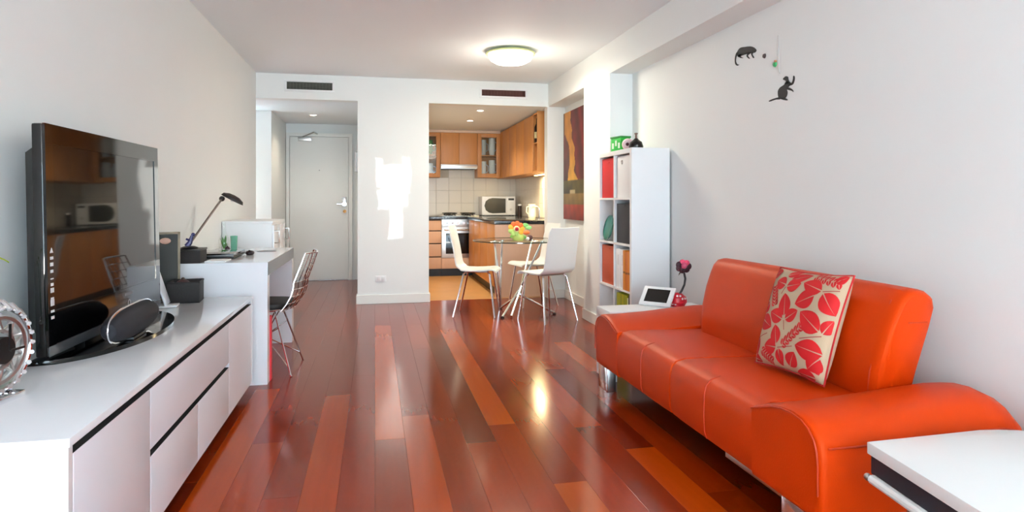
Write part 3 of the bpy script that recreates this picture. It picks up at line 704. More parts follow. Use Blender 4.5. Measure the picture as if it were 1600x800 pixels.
# teal plate
y0, y1, z0, z1 = cube(2, False)
tpz = z0+.105
tp = tag(obj('plate', MB().lathe([(0,.0),(.05,.002),(.10,.018),(.104,.022),(.10,.024),(.05,.008),(0,.006)], 36, (bx0+.055, y1-.115, tpz), Matrix.Rotation(-PI/2+.22,4,'Y') @ Matrix.Identity(4)), simple('teal_glaze', (18,110,92), .2)), 'teal round plate standing in a bookcase cube beside the black box', 'plate')
obj('rim', MB().tube([(bx0+.055-.022+.10*math.cos(2*PI*i/36)*.22, y1-.115+.102*math.sin(2*PI*i/36), tpz+.102*math.cos(2*PI*i/36)) for i in range(36)], .003, 5, closed=True), simple('teal_rim_dark', (10,80,70), .3), tp, world=False)
def book(y, z, th, h, d, col, lab, grp=None, xf=0):
    b_ = thing('book', lab, 'book', (bx0+.03+xf+d/2, y+th/2, z), group=grp)
    mm = simple('book_cover', col, .5); x0 = bx0+.03+xf
    obj('cover', MB().box(x0, x0+.003, y, y+th, z, z+h).box(x0, x0+d, y, y+.002, z, z+h).box(x0, x0+d, y+th-.002, y+th, z, z+h), mm, b_)
    obj('pages', B(x0+.003, x0+d-.003, y+.002, y+th-.002, z+.003, z+h-.004), simple('book_pages', (235,228,212), .8), b_)
    obj('spine_band', B(x0-.0006, x0, y+.003, y+th-.003, z+h*.42, z+h*.47), simple('spine_dark', tuple(int(c*.65) for c in col), .5), b_)
    return b_
y0, y1, z0, z1 = cube(1, True)
for i, (lab, c, h, th) in enumerate((('orange book spine nearest the bookcase side, above the lime books',(224,130,20),.30,.026),('second orange book from the bookcase side panel',(216,116,24),.295,.022),('third orange book from the bookcase side, beside the white files',(228,140,36),.302,.024))):
    book(y0+.004+.046*i, z0, th+.02, h, .2, c, lab, 'orange books in the bookcase', -.027)
for i, (lab, th) in enumerate((('white file next to the orange books in the bookcase',.075),('white file at the far side of the orange book cube',.085))):
    f_ = thing('box_file', lab, 'file', (bx0+.15, y0+.145+.09*i, z0), group='white box files')
    obj('body', B(bx0+.012, bx0+.26, y0+.145+.085*i, y0+.145+.085*i+th*.97, z0, z0+.305, bev=.002), M_satin, f_)
    obj('label_strip', B(bx0+.0115, bx0+.0122, y0+.16+.085*i, y0+.19+.085*i, z0+.18, z0+.26), simple('label_grey', (225,222,222), .5), f_)
y0, y1, z0, z1 = cube(0, True)
YY = y0+.06
for i, (lab, c) in enumerate((('lime green book in the bottom bookcase cube, nearest',(170,176,20)),('lime green book in the bottom bookcase cube, second',(158,170,28)),('lime green book in the bottom bookcase cube, third',(182,184,24)),('lime green book in the bottom bookcase cube, fourth',(150,160,30)),('lime green book in the bottom bookcase cube, fifth',(174,180,22)),('lime green book in the bottom bookcase cube, sixth',(164,170,40)))):
    book(YY+.036*i, z0, .033, .315, .2, c, lab, 'lime books in the bottom cube', -.026)
book(YY-.026, z0, .024, .30, .2, (230,236,190), 'pale book beside the lime green books in the bottom cube', xf=-.026)
book(YY-.052, z0, .024, .325, .2, (40,44,60), 'dark blue book at the near end of the lime green books', xf=-.026)
# ornaments on top of the bookcase
gb = thing('gift_box', 'bright green patterned box on top of the bookcase', 'box', (1.97, 5.0, bz), .2)
obj('body', B(-.045, .045, -.075, .075, 0, .115, bev=.004), simple('green_print', (40,180,60), .5), gb, world=False)
obj('lid', B(-.05, .05, -.08, .08, .115, .128, bev=.003), simple('green_lid', (26,120,40), .5), gb, world=False)
for i in range(3): obj('patch', B(-.0465, -.045, -.06+.045*i, -.035+.045*i, .03+.02*(i % 2), .075+.02*(i % 2)), simple('white_patch', (225,240,220), .5), gb, world=False)
rl = thing('paper_roll', 'pale pink round toy with a dark eye on top of the bookcase', 'toy', (1.955, 4.80, bz))
obj('body', MB().lathe([(.0,-.03),(.035,-.03),(.047,-.015),(.047,.015),(.035,.03),(0,.03)], 24, (1.955,4.80,bz+.047), Matrix.Rotation(PI/2,4,'X') @ Matrix.Rotation(-.6,4,'Y')), simple('blush', (238,206,206), .5), rl)
obj('eye', MB().ball((1.937,4.772,bz+.047), .014, 10), simple('maroon', (70,20,30), .4), rl)
bb = thing('bell_bottle', 'black rounded bottle with a thin neck on the near end of the bookcase top', 'bottle', (1.965, 4.665, bz))
obj('body', MB().lathe([(0,0),(.05,0),(.056,.02),(.045,.055),(.018,.075),(.014,.082),(0,.082)], 24, (1.965,4.665,bz)), simple('black_brown', (26,18,16), .25), bb)
obj('neck', MB().lathe([(0,.08),(.009,.08),(.008,.112),(.014,.116),(.012,.124),(0,.126)], 16, (1.965,4.665,bz)), simple('tan_neck', (120,92,80), .4), bb)

# ------------------------------------------------------------------ white side table between sofa and bookcase
sx0, sx1, sy0, sy1, sz = 1.435, 2.12, 3.825, 4.07, .44
stt = thing('side_table', 'low white side table between the sofa arm and the bookcase', 'table', (1.78, 3.95, 0))
obj('tabletop', B(sx0, sx1, sy0, sy1, sz-.05, sz, bev=.003), M_satin, stt)
for x in (sx0, sx1-.05):
    for y in (sy0, sy1-.05): obj('leg', B(x, x+.05, y, y+.05, 0, sz-.05, bev=.002), M_satin, stt)
pf = thing('photo_frame', 'white digital photo frame with a black screen behind the far sofa arm', 'photo frame', (1.79, 3.95, sz), -.85)
TM = Matrix.Translation((0,0,.006)) @ Matrix.Rotation(-.75,4,'X')
TM2 = TM @ Matrix(((1,0,0,0),(0,1,0,0),(0,0,1,0),(0,0,0,1)))
SH = Matrix(((1,0,0,0),(0,1,0,0),(0,0,1,0),(0,0,0,1)))
obj('frame', MB().box(-.11, .11, -.008, .006, 0, .15, bev=.004, M=TM @ SH), M_satin, pf, world=False)
obj('screen', MB().box(-.08, .08, -.0095, -.007, .026, .128, M=TM @ SH), simple('black_screen', (22,20,20), .2), pf, world=False)
obj('foot', MB().box(-.03, .03, .0, .09, 0, .006).tube([(.0,.085,.004),(.0,.07,.09)], .004), M_satin, pf, world=False)
vz = thing('polka_vase', 'red polka dot vase holding a dark pink flower on a curved black stem', 'vase', (1.955, 3.95, sz))
vo = Vector((1.955,3.95,sz))
obj('body', MB().lathe([(0,0),(.045,0),(.062,.03),(.058,.06),(.035,.078),(.028,.085),(.02,.08),(0,.075)], 28, vo), simple('vase_red', (206,24,44), .3), vz)
for i in range(22):
    a = i*2.4; zf = (i % 4)*.018+.012; rr = .0615 if .02 < zf < .055 else .055
    obj('dot', MB().lathe([(0,.0),(.007,.0),(.007,.002),(0,.0025)], 10, (vo.x+rr*math.cos(a)*.985, vo.y+rr*math.sin(a)*.985, vo.z+zf+.008), Vector((0,0,1)).rotation_difference(Vector((math.cos(a),math.sin(a),.1))).to_matrix().to_4x4()), simple('dot_white', (245,235,235), .4), vz)
stp = [vo+Vector((.0,0,.06)), vo+Vector((.03,0,.10)), vo+Vector((.05,0,.14)), vo+Vector((.056,0,.18)), vo+Vector((.048,0,.215)), vo+Vector((.04,0,.235))]
obj('stem', MB().tube(stp, .0075, 8), simple('black_stem', (48,46,50), .5), vz)
fh = vo+Vector((.038,0,.262))
for i in range(7):
    a = 2*PI*i/7; d = Vector((math.cos(a), -.3, math.sin(a)*.7))
    obj('petal', MB().ball(fh+d*.034, .024, 10, (1,.5,1)), simple('petal_dark' if i in (0,3,4,5,6) else 'petal_pink', (58,16,30) if i in (0,3,4,5,6) else (216,70,104), .5), vz)
obj('flower_centre', MB().ball(fh+Vector((0,-.015,.006)), .022, 10), simple('rose_pink', (206,84,116), .5), vz)
obj('leaf', leaf(stp[4], stp[4]+Vector((-.045,-.01,-.012)), .02), M_black, vz)

# ------------------------------------------------------------------ wall stickers on the right wall (flat shapes, 2 mm thick)
M_st = simple('black_sticker', (22,22,26), .6)
def sticker(name, polys, lab, cat, yc, zc_, sc=1):
    mb = MB()
    for poly in polys:
        mb.prism([(a*sc, b_*sc) for a, b_ in poly], 0, .002, Matrix(((0,0,-1,XR-.0005),(-1,0,0,yc),(0,1,0,zc_),(0,0,0,1))))
    return tag(obj(name, mb, M_st, None, smooth=False), lab, cat)
def blob(pts, n=6):     # closed Catmull-Rom outline
    out = []; k = len(pts)
    for i in range(k):
        p0, p1, p2, p3 = [Vector(pts[(i+j-1) % k]) for j in range(4)]
        for s_ in range(n):
            t_ = s_/n; out.append(tuple(.5*((2*p1)+(p2-p0)*t_+(2*p0-5*p1+4*p2-p3)*t_*t_+(3*p1-p0-3*p2+p3)*t_**3)))
    return out
def pxy(px, py):       # photo pixel -> wall coordinates on the right wall
    F, TH, H = 1010., .209, 1.134; c, s = math.cos(TH), math.sin(TH); r = (px-800)/F; d = (c*r+s, -s*r+c, (314-py)/F); q = XR/d[0]; return d[1]*q, H+d[2]*q
def from_crop(lst):    # outline in the 5.715x crop that starts at (1100, 40)
    o = []
    for a, b_ in lst:
        y, z = pxy(1100+a/5.715, 40+b_/5.715); o.append((y, z))
    return o
def rat(outs, lab):
    P = [from_crop(o) for o in outs]; yc = sum(p[0] for p in P[0])/len(P[0]); zz = sum(p[1] for p in P[0])/len(P[0])
    return sticker('rat_sticker', [blob([(yc-y, z-zz) for y, z in p]) for p in P], lab, 'sticker', yc, zz)
rat([[(300,232),(325,200),(370,190),(420,186),(455,200),(470,222),(455,242),(430,240),(405,250),(370,258),(335,270),(310,282),(300,262)],
     [(318,258),(345,250),(330,275),(352,290),(325,288),(308,272)], [(400,238),(420,245),(395,268),(412,294),(398,292),(382,270)], [(425,236),(445,240),(436,256),(450,285),(440,288),(424,258)],
     [(298,238),(310,240),(292,280),(288,320),(300,345),(316,348),(298,358),(280,338),(278,290),(288,250)]], 'black walking rat sticker with hanging tail high on the right wall')
rat([[(662,590),(680,555),(715,530),(735,505),(765,500),(780,520),(760,545),(742,565),(748,600),(735,640),(705,658),(670,645)],
     [(722,520),(735,495),(708,480),(720,462),(735,452),(752,458),(757,480),(765,505),(745,520)], [(755,530),(785,510),(796,480),(800,450),(810,452),(812,480),(800,520),(775,535)], [(740,550),(770,556),(795,575),(800,592),(785,582),(745,570)],
     [(690,650),(720,645),(750,662),(735,668),(700,660)], [(675,640),(640,648),(600,662),(580,675),(592,678),(640,662),(680,658)]], 'black upright rat sticker reaching up with one paw on the right wall')
def dot(px, py, r, col, lab):
    y, z = pxy(px, py)
    return tag(obj('dot_sticker', MB().lathe([(0,.0),(r,.0),(r*.8,.008),(0,.010)], 20, (XR-.0005,y,z), Matrix.Rotation(-PI/2,4,'Y')), simple('dot_colour', col, .5)), lab, 'sticker')
dot(1195, 87.5, .014, (44,24,28), 'small dark maroon dot beside the walking rat sticker')
dot(1211.5, 100.5, .016, (44,170,96), 'small green dot below the wire on the right wall')
dot(1212.5, 96, .009, (190,130,90), 'tiny tan dot just above the green dot on the wall')
y_, z_ = pxy(1217, 55); y2, z2 = pxy(1218, 112)
tag(obj('wire_hanger', MB().tube([(XR-.004,y_,z_),(XR-.004,y2,z2),(XR-.004,y2-.01,z2-.012)], .0016, 5), simple('wire_grey', (205,205,202), .5)), 'thin grey wire hanging on the right wall beside the dots', 'wire')
# ------------------------------------------------------------------ painting in the niche
pt = thing('painting', 'tall painting of dark red trees under a golden sky in the niche', 'painting', (XR-.02, 6.83, 1.53))
px0, px1, pz0, pz1 = 6.42, 7.235, .925, 2.145
obj('canvas', B(XR-.035, XR-.002, px0, px1, pz0, pz1, bev=.002), simple('canvas_edge', (40,26,20), .7), pt)
bm_ = bmesh.new(); NX, NZ = 60, 90; cl_ = bm_.loops.layers.float_color.new('paint')
gv = [[bm_.verts.new((XR-.0355, px1-(px1-px0)*i/NX, pz0+(pz1-pz0)*j/NZ)) for i in range(NX+1)] for j in range(NZ+1)]
def pcol(u, v):
    n = math.sin(u*31+v*17)*.5+math.sin(u*13-v*41)*.5
    c = Vector((196,128,30)).lerp(Vector((214,160,50)), max(0, min(1, (v-.35)/.4*-1+1)))*(1+.06*n)
    wob = .02*math.sin(v*40)+.015*math.sin(v*23)
    # left tree, right trees, meadow, path, foreground
    if v > .36:
        tl = ((u-.02)/.27)**2+((v-.56)/.24)**2
        if tl < 1+wob*4: c = Vector((96,30,22)).lerp(Vector((62,22,20)), max(0, min(1, (.6-v)*3)))*(1+.15*n)
        edge_ = .43+.10*math.sin((v-.3)*7)+wob
        if u > edge_+(.18 if v < .45 else 0)*(.45-v)/.1: c = Vector((112,20,26)).lerp(Vector((70,14,20)), .5+.5*math.sin(u*20+v*9))*(1+.12*n)
        if u < .06 and v > .8: c = Vector((90,50,20))
    elif v > .24:
        c = Vector((92,84,32)).lerp(Vector((48,40,24)), max(0, min(1, (.36-v)*9)) if u < .4 else .3)*(1+.12*n)
    elif v > .14: c = Vector((142,112,60)).lerp(Vector((104,84,40)), (.24-v)*9)*(1+.08*n)
    else: c = Vector((156,48,26)).lerp(Vector((110,26,18)), (.14-v)*7)*(1+.12*n)
    if .24 < v < .27 and .3 < u < .55: c = Vector((176,160,120))
    return (*lin(tuple(max(0, min(255, k)) for k in c)), 1)
for j in range(NZ):
    for i in range(NX):
        f = bm_.faces.new((gv[j][i], gv[j][i+1], gv[j+1][i+1], gv[j+1][i]))
        for lp_, (a, b_) in zip(f.loops, ((i,j),(i+1,j),(i+1,j+1),(i,j+1))): lp_[cl_] = pcol(a/NX, b_/NZ)
mpnt = bpy.data.materials.new('oil_paint'); mpnt.use_nodes = True; t = mpnt.node_tree
at = t.nodes.new('ShaderNodeVertexColor'); at.layer_name = 'paint'; t.links.new(at.outputs[0], t.nodes['Principled BSDF'].inputs['Base Color']); t.nodes['Principled BSDF'].inputs['Roughness'].default_value = .45
nz = t.nodes.new('ShaderNodeTexNoise'); nz.inputs['Scale'].default_value = 60; bp_ = t.nodes.new('ShaderNodeBump'); bp_.inputs['Strength'].default_value = .2; bp_.inputs['Distance'].default_value = .003
t.links.new(nz.outputs[0], bp_.inputs['Height']); t.links.new(bp_.outputs[0], t.nodes['Principled BSDF'].inputs['Normal'])
obj('paint_layer', bm_, mpnt, pt, smooth=False)

# ------------------------------------------------------------------ dining set
tcx, tcy = 1.42, 6.40
dt = thing('dining_table', 'round clear glass dining table on a chrome rod base', 'table', (tcx, tcy, 0))
obj('glass_top', MB().lathe([(0,.728),(.452,.728),(.458,.734),(.458,.738),(.452,.742),(0,.742)], 64, (tcx,tcy,0)), M_glass, dt)
obj('glass_edge', MB().lathe([(.4575,.730),(.4605,.731),(.4605,.739),(.4575,.740)], 64, (tcx,tcy,0)), simple('edge_green_dark', (36,52,48), .1), dt)
hub = Vector((1.46, 6.42, .27))
rods = [((1.66,6.34,.728), hub, (1.208,6.142,.012)), ((1.20,6.52,.728), Vector((1.27,6.62,.2)), (1.29,6.66,.012)), ((1.30,6.62,.728), Vector((1.285,6.65,.2)), (1.29,6.66,.012)), ((1.62,6.62,.728), hub, (1.30,6.16,.012))]
for r_ in rods: obj('rod', MB().tube([Vector(p) for p in r_], .011, 8), M_chrome, dt)
obj('foot_bar', MB().tube([(1.46,6.50,.17),(1.756,6.242,.014)], .012, 8), M_chrome, dt)
obj('foot_bar', MB().tube([(1.29,6.66,.014),(1.46,6.50,.17),(1.46,6.44,.26)], .012, 8), M_chrome, dt)
for p in ((1.208,6.142),(1.29,6.66),(1.756,6.242)): obj('foot_pad', MB().lathe([(0,0),(.018,0),(.018,.012),(0,.014)], 12, (*p,0)), M_black, dt)
for p in ((1.66,6.34),(1.20,6.52),(1.30,6.62),(1.62,6.62)): obj('pad', MB().lathe([(0,.716),(.025,.716),(.025,.728),(0,.728)], 14, (*p,0)), M_chrome, dt)
# white ply chair (local: faces +x)
ch1 = thing('dining_chair', 'white shell chair seen side on at the left of the glass table', 'chair', (1.0, 6.42, 0), -.30)
cpts = [(.215,.432),(.205,.447),(.17,.458),(.08,.452),(-.05,.448),(-.13,.455),(-.175,.485),(-.195,.54),(-.215,.66),(-.245,.80),(-.268,.885)]
def smoothpath(pts, n=4):
    out = []
    for i in range(len(pts)-1):
        p0, p1, p2, p3 = [Vector(pts[max(0, min(len(pts)-1, i+k))]) for k in (-1,0,1,2)]
        for s_ in range(n):
            t_ = s_/n; out.append(.5*((2*p1)+(p2-p0)*t_+(2*p0-5*p1+4*p2-p3)*t_*t_+(3*p1-p0-3*p2+p3)*t_**3))
    out.append(Vector(pts[-1])); return out
sp_ = smoothpath(cpts); secs = []
for i, p in enumerate(sp_):
    tgt = (sp_[min(i+1, len(sp_)-1)]-sp_[max(i-1, 0)]).normalized(); nn = Vector((-tgt.y, tgt.x)); f_ = i/(len(sp_)-1)
    hwid = .195 if f_ < .5 else .195-.012*(f_-.5)/.5
    if f_ > .96: hwid -= .012
    row = []
    for sd_ in (1, -1):
        for k in range(-4, 5):
            k2 = k*sd_; cur = .012*(k2/4)**2*(1 if f_ > .5 else .3)
            q = p+nn*(sd_*-.0055)-nn*cur
            row.append((q.x, hwid*k2/4, q.y))
    secs.append(row)
M_shell = mat('white_ply_shell', (240,240,238), .35, var=.01)
obj('shell', MB().loft(secs), M_shell, ch1, world=False)
for sx in (1, -1):
    for sy in (1, -1):
        top = (.10*sx+.02, .12*sy, .44); f_ = (.205*sx, .20*sy)
        obj('leg', MB().tube([(top[0]-.04*sx, .05*sy, .438), top, (top[0]+.03*sx, .145*sy, .415), (f_[0], f_[1], .0)], .0095, 8), M_chrome, ch1, world=False)
obj('under_frame', MB().tube([(-.09,-.13,.437),(.12,-.13,.437),(.12,.13,.437),(-.09,.13,.437)], .008, 6, closed=True), M_steel, ch1, world=False)
dup(ch1, (1.615, 5.98, 0), math.radians(115), 'white shell chair with its back to the camera at the right of the table')
dup(ch1, (1.70, 6.90, 0), math.radians(190), 'white shell chair half hidden behind the right one, at the far side')
# flower pot ornament on the table
fp = thing('flower_ornament', 'bright flower ornament in orange, green and yellow on the glass table', 'ornament', (1.40, 6.30, .742))
fo = Vector((1.40,6.30,.742))
obj('pot', MB().lathe([(0,0),(.05,0),(.062,.03),(.055,.06),(.0,.065)], 20, fo), simple('lime_pot', (190,210,110), .5), fp)
fc_ = fo+Vector((-.03,-.05,.115))
for i in range(9):
    a = 2*PI*i/9; col = ((240,110,50),(250,180,60),(190,220,120))[0 if i in (1,2,3) else 1 if i in (0,4,8) else 2]
    obj('petal', MB().ball(fc_+Vector((.058*math.cos(a), .005, .052*math.sin(a))), .028, 10, (1,.4,1)), simple('petal_col', col, .5), fp)
obj('flower_centre', MB().ball(fc_+Vector((0,-.008,0)), .032, 12, (1,.5,1)), simple('cream_disc', (240,220,160), .5), fp)
obj('eye', MB().ball(fc_+Vector((0,-.022,0)), .02, 10, (1,.5,1)), simple('crimson', (176,24,50), .5), fp)
for i, (dx_, dz_, col) in enumerate(((.07,.15,(130,200,110)),(.105,.125,(150,215,130)),(.085,.075,(240,120,60)),(.05,.03,(110,180,90)),(-.05,.04,(160,215,100)))):
    obj('leaf', MB().ball(fo+Vector((dx_,0,dz_)), .03, 10, (1.2,.4,.7)), simple('leaf_col', col, .5), fp)
by_ = thing('toy_bird', 'small brown and white ornament beside the flower ornament on the glass table', 'ornament', (1.50, 6.22, .742))
obj('body', MB().ball((1.50,6.22,.742+.028), .03, 10, (1,.8,.95)), simple('brown_body', (90,54,50), .5), by_)
obj('front', MB().ball((1.475,6.205,.742+.02), .018, 10), simple('white_front', (238,230,222), .5), by_)

# ------------------------------------------------------------------ kitchen
KB = 10.3
bu = thing('drawer_unit', 'pinkish wood kitchen drawer unit left of the oven', 'cabinet', (.76, 10.0, 0))
obj('carcass', B(.552, .977, 9.72, KB-.012, .115, .858), M_wood2, bu)
obj('kickboard', B(.552, .977, 9.76, 9.78, 0.001, .115), M_black, bu)
for (z0, z1) in ((.12,.30),(.305,.50),(.505,.69),(.695,.853)):
    d = obj('drawer', B(.555, .974, 9.70, 9.72, z0, z1-.012, bev=.002), M_wood2, bu)
    obj('finger_pull', B(.555, .974, 9.712, 9.72, z1-.012, z1), M_dark, d)
ou = thing('oven', 'stainless oven with a dark glass door under the cooktop', 'oven', (1.27, 10.0, 0))
obj('body', B(.98, 1.555, 9.72, KB-.012, .28, .858), M_steel, ou)
obj('lower_panel', B(.98, 1.555, 9.70, 9.72, .12, .275, bev=.002), M_wood2, ou)
obj('carcass', B(.98, 1.555, 9.722, KB-.012, .115, .28), M_wood2, ou)
obj('kickboard', B(.98, 1.555, 9.76, 9.78, .001, .115), M_black, ou)
obj('control_panel', B(.98, 1.555, 9.695, 9.72, .745, .855, bev=.002), M_steel, ou)
for i in range(6): obj('knob', MB().lathe([(0,0),(.018,0),(.016,.024),(0,.024)], 14, (1.06+.083*i,9.695,.80), Matrix.Rotation(PI/2,4,'X')), M_chrome, ou)
d = obj('door', B(.98, 1.555, 9.69, 9.72, .285, .74, bev=.003), M_steel, ou)
obj('window', B(1.04, 1.495, 9.686, 9.691, .34, .65, bev=.001), M_oven, d)
obj('handle', MB().tube([(1.02,9.69,.70),(1.02,9.65,.70),(1.515,9.65,.70),(1.515,9.69,.70)], .011, 8), M_chrome, d)
bs = thing('corner_cabinet', 'wooden base cabinet between the oven and the peninsula', 'cabinet', (1.7, 10.0, 0))
obj('carcass', B(1.558, 2.245, 9.72, KB-.012, .115, .858), M_wood2, bs)
obj('kickboard', B(1.558, 2.245, 9.76, 9.78, .001, .115), M_black, bs)
obj('door', B(1.56, 1.70, 9.70, 9.72, .12, .853, bev=.002), M_wood, bs)
pe = thing('peninsula', 'pinkish wood kitchen peninsula behind the dining table', 'cabinet', (1.8, 8.5, 0))
obj('end_panel', B(1.375, 2.246, 7.445, 7.47, .001, .858, bev=.001), M_wood2, pe)
obj('carcass', B(1.395, 2.246, 7.47, 9.60, .115, .858), M_wood2, pe)
obj('kickboard', B(1.43, 1.445, 7.472, 9.60, .001, .115), M_black, pe)
for i in range(4): obj('door', B(1.376, 1.395, 7.475+.53*i, 8.001+.53*i, .12, .853, bev=.002), M_wood, pe)
wt = MB(); wt.box(.552, 2.247, 9.67, KB-.012, .86, .90, bev=.003); wt.box(1.365, 2.247, 7.435, 9.67, .86, .90, bev=.003)
tag(obj('worktop', wt, M_counter), 'black stone worktop running round the kitchen', 'worktop')
cktop = thing('cooktop', 'gas cooktop with black iron grates on the worktop', 'cooktop', (1.27, 9.98, .90))
obj('plate', B(.99, 1.55, 9.74, 10.2, .90, .908, bev=.002), M_steel, cktop)
for gx in (1.13, 1.41):
    for gy in (9.87, 10.08):
        f = MB()
        for k in range(4): a = k*PI/2+PI/4; f.tube([(gx+.1*math.cos(a),gy+.09*math.sin(a),.908),(gx+.1*math.cos(a),gy+.09*math.sin(a),.945),(gx+.02*math.cos(a),gy+.02*math.sin(a),.945)], .007, 6)
        f.tube([(gx+.1*math.cos(2*PI*i/16),gy+.09*math.sin(2*PI*i/16),.945) for i in range(16)], .007, 6, closed=True)
        obj('grate', f, M_black, cktop)
        obj('burner', MB().lathe([(0,0),(.04,0),(.04,.015),(.03,.022),(0,.022)], 18, (gx,gy,.908)), M_black, cktop)
def upper(name, lab, x0, x1, y0, y1, z0, z1, doors, axis='y', glass=False):
    t_ = thing(name, lab, 'cabinet', ((x0+x1)/2, (y0+y1)/2, z0))
    f = MB(); e = .016
    if glass:
        f.box(x0, x0+e, y0+.02, y1, z0, z1).box(x1-e, x1, y0+.02, y1, z0, z1).box(x0+e, x1-e, y0+.02, y1, z0, z0+e).box(x0+e, x1-e, y0+.02, y1, z1-e, z1).box(x0+e, x1-e, y1-e, y1, z0+e, z1-e).box(x0+e, x1-e, y0+.03, y1-e, (z0+z1)/2-.008, (z0+z1)/2+.008)
    else:
        f.box(x0+(.02 if axis == 'x' else 0), x1, y0+(.02 if axis == 'y' else 0), y1, z0, z1)
    obj('carcass', f, M_wood, t_)
    for i in range(doors):
        if axis == 'y':
            a, b_ = x0+(x1-x0)*i/doors+.0015, x0+(x1-x0)*(i+1)/doors-.0015
            if glass:
                q = .062; f = MB(); f.box(a, a+q, y0, y0+.019, z0+.002, z1-.002, bev=.002).box(b_-q, b_, y0, y0+.019, z0+.002, z1-.002, bev=.002).box(a+q, b_-q, y0, y0+.019, z0+.002, z0+q, bev=.002).box(a+q, b_-q, y0, y0+.019, z1-q, z1-.002, bev=.002)
                d_ = obj('door', f, M_wood, t_); obj('pane', B(a+q, b_-q, y0+.007, y0+.011, z0+q, z1-q), M_pane, d_)
            else: obj('door', B(a, b_, y0, y0+.019, z0+.002, z1-.002, bev=.002), M_wood, t_)
        else:
            a, b_ = y0+(y1-y0)*i/doors+.0015, y0+(y1-y0)*(i+1)/doors-.0015
            obj('door', B(x0, x0+.019, a, b_, z0+.002, z1-.002, bev=.002), M_wood, t_)
    return t_
uy = 9.97
upper('wall_cabinet', 'glass fronted wall cabinet at the left edge of the kitchen', .66, .986, uy, KB-.012, 1.50, 2.19, 1, glass=True)
upper('wall_cabinet', 'wooden two door wall cabinet above the range hood', .99, 1.563, uy, KB-.012, 1.70, 2.19, 2)
upper('wall_cabinet', 'glass fronted wall cabinet right of the range hood', 1.567, 1.928, uy, KB-.012, 1.50, 2.19, 1, glass=True)
upper('wall_cabinet', 'long run of wooden wall cabinets on the right kitchen wall', 1.93, 2.246, 7.86, KB-.012, 1.49, 2.21, 5, axis='x')
tag(obj('cornice', B(.552, 1.929, uy-.012, KB-.012, 2.191, ZH-.002, bev=.003), simple('pale_cornice', (232,206,186), .5)), 'pale strip above the kitchen wall cabinets', 'cornice')
es = thing('end_shelf_unit', 'open wooden shelf unit ending the right wall cabinets', 'shelf', (2.09, 7.74, 1.49))
obj('end_panel', B(1.93, 2.246, 7.62, 7.638, 1.49, 2.228), M_wood, es)
for z in (1.49, 1.84, 2.20): obj('shelf', B(1.935, 2.246, 7.638, 7.858, z, z+.016), M_wood, es)
wbt = thing('wine_bottle', 'dark wine bottle with a pale label on the open end shelf', 'bottle', (1.965, 7.76, 1.856))
obj('body', MB().lathe([(0,0),(.037,0),(.037,.19),(.014,.235),(.013,.30),(0,.30)], 20, (1.965,7.76,1.856)), simple('bottle_dark', (40,22,14), .15), wbt)
obj('label', MB().lathe([(.0375,.05),(.0378,.05),(.0378,.13),(.0375,.13)], 20, (1.965,7.76,1.856)), simple('label_cream', (200,186,140), .6), wbt)
hdg = thing('range_hood', 'stainless slide out range hood below the two door cabinet', 'hood', (1.275, 10.0, 1.62))
obj('body', B(.992, 1.561, 9.99, KB-.012, 1.635, 1.698), M_steel, hdg)
obj('front_lip', B(.992, 1.561, 9.93, 9.99, 1.645, 1.69, bev=.003), M_steel, hdg)
obj('filter', B(1.02, 1.53, 10.0, 10.26, 1.628, 1.635), M_black, hdg)
# crockery behind the glass doors
M_ch = simple('china_white', (238,240,238), .25)
def crock(x, z, col, lab, h=.12, r=.05, cat='cup'):
    t_ = thing('mug', lab, cat, (x, 10.12, z))
    mm = simple('crock_col', col, .3)
    obj('body', MB().lathe([(0,0),(r*.75,0),(r,h*.3),(r,h),(r*.9,h),(r*.85,.01),(0,.01)], 20, (x,10.07,z)), mm, t_)
    obj('handle', MB().tube([(x+r*.95,10.07,z+h*.8),(x+r*1.5,10.07,z+h*.7),(x+r*1.5,10.07,z+h*.35),(x+r*.95,10.07,z+h*.25)], .006, 6), mm, t_)
crock(.80, 1.517, (235,238,242), 'white mug on the lower shelf of the left glass cabinet', .2, .085)
crock(.80, 1.854, (90,150,96), 'green jug on the upper shelf of the left glass cabinet', .22, .08)
crock(1.665, 1.517, (240,240,238), 'white jug on the lower shelf of the right glass cabinet', .24, .055)
crock(1.81, 1.517, (225,228,228), 'pale jug at the lower right in the right glass cabinet', .26, .05)
crock(1.665, 1.854, (200,204,200), 'grey white jug on the upper shelf of the right glass cabinet', .24, .055)
crock(1.81, 1.854, (230,232,230), 'tall white jug on the upper shelf of the right glass cabinet', .27, .05)
# wall tiles as separate pieces on the two splashbacks
sb = struct('trim_splashback', B(.552, 2.249, KB-.006, KB-.0005, .90, 1.70), M_grout)
tw = .2
for j in range(4):
    z0 = .903+tw*j; z1 = min(z0+tw-.004, 1.699)
    for i in range(9):
        x0 = .553+tw*i; x1 = min(x0+tw-.004, 2.243)
        if z0 >= 1.5 and not (.98 < x0 < 1.6): continue
        obj('tile', B(x0, x1, KB-.0115, KB-.006, z0, z1, bev=.0015), M_tile, sb, smooth=False)
sr = struct('trim_splashback_right', B(2.2445, 2.2495, 7.5, KB-.012, .90, 1.49), M_grout)
for j in range(3):
    z0 = .903+tw*j; z1 = min(z0+tw-.004, 1.489)
    for i in range(14):
        y0 = 7.502+tw*i; y1 = min(y0+tw-.004, KB-.014)
        obj('tile', B(2.2385, 2.2445, y0, y1, z0, z1, bev=.0015), M_tile, sr, smooth=False)
mw = thing('microwave', 'white microwave oven with a dark rounded window on the worktop', 'microwave', (1.9, 10.08, .90))
obj('body', B(1.63, 2.165, 9.95, 10.27, .91, 1.205, bev=.008), M_satin, mw)
d = obj('door', B(1.635, 2.02, 9.937, 9.95, .914, 1.20, bev=.004), M_satin, mw)
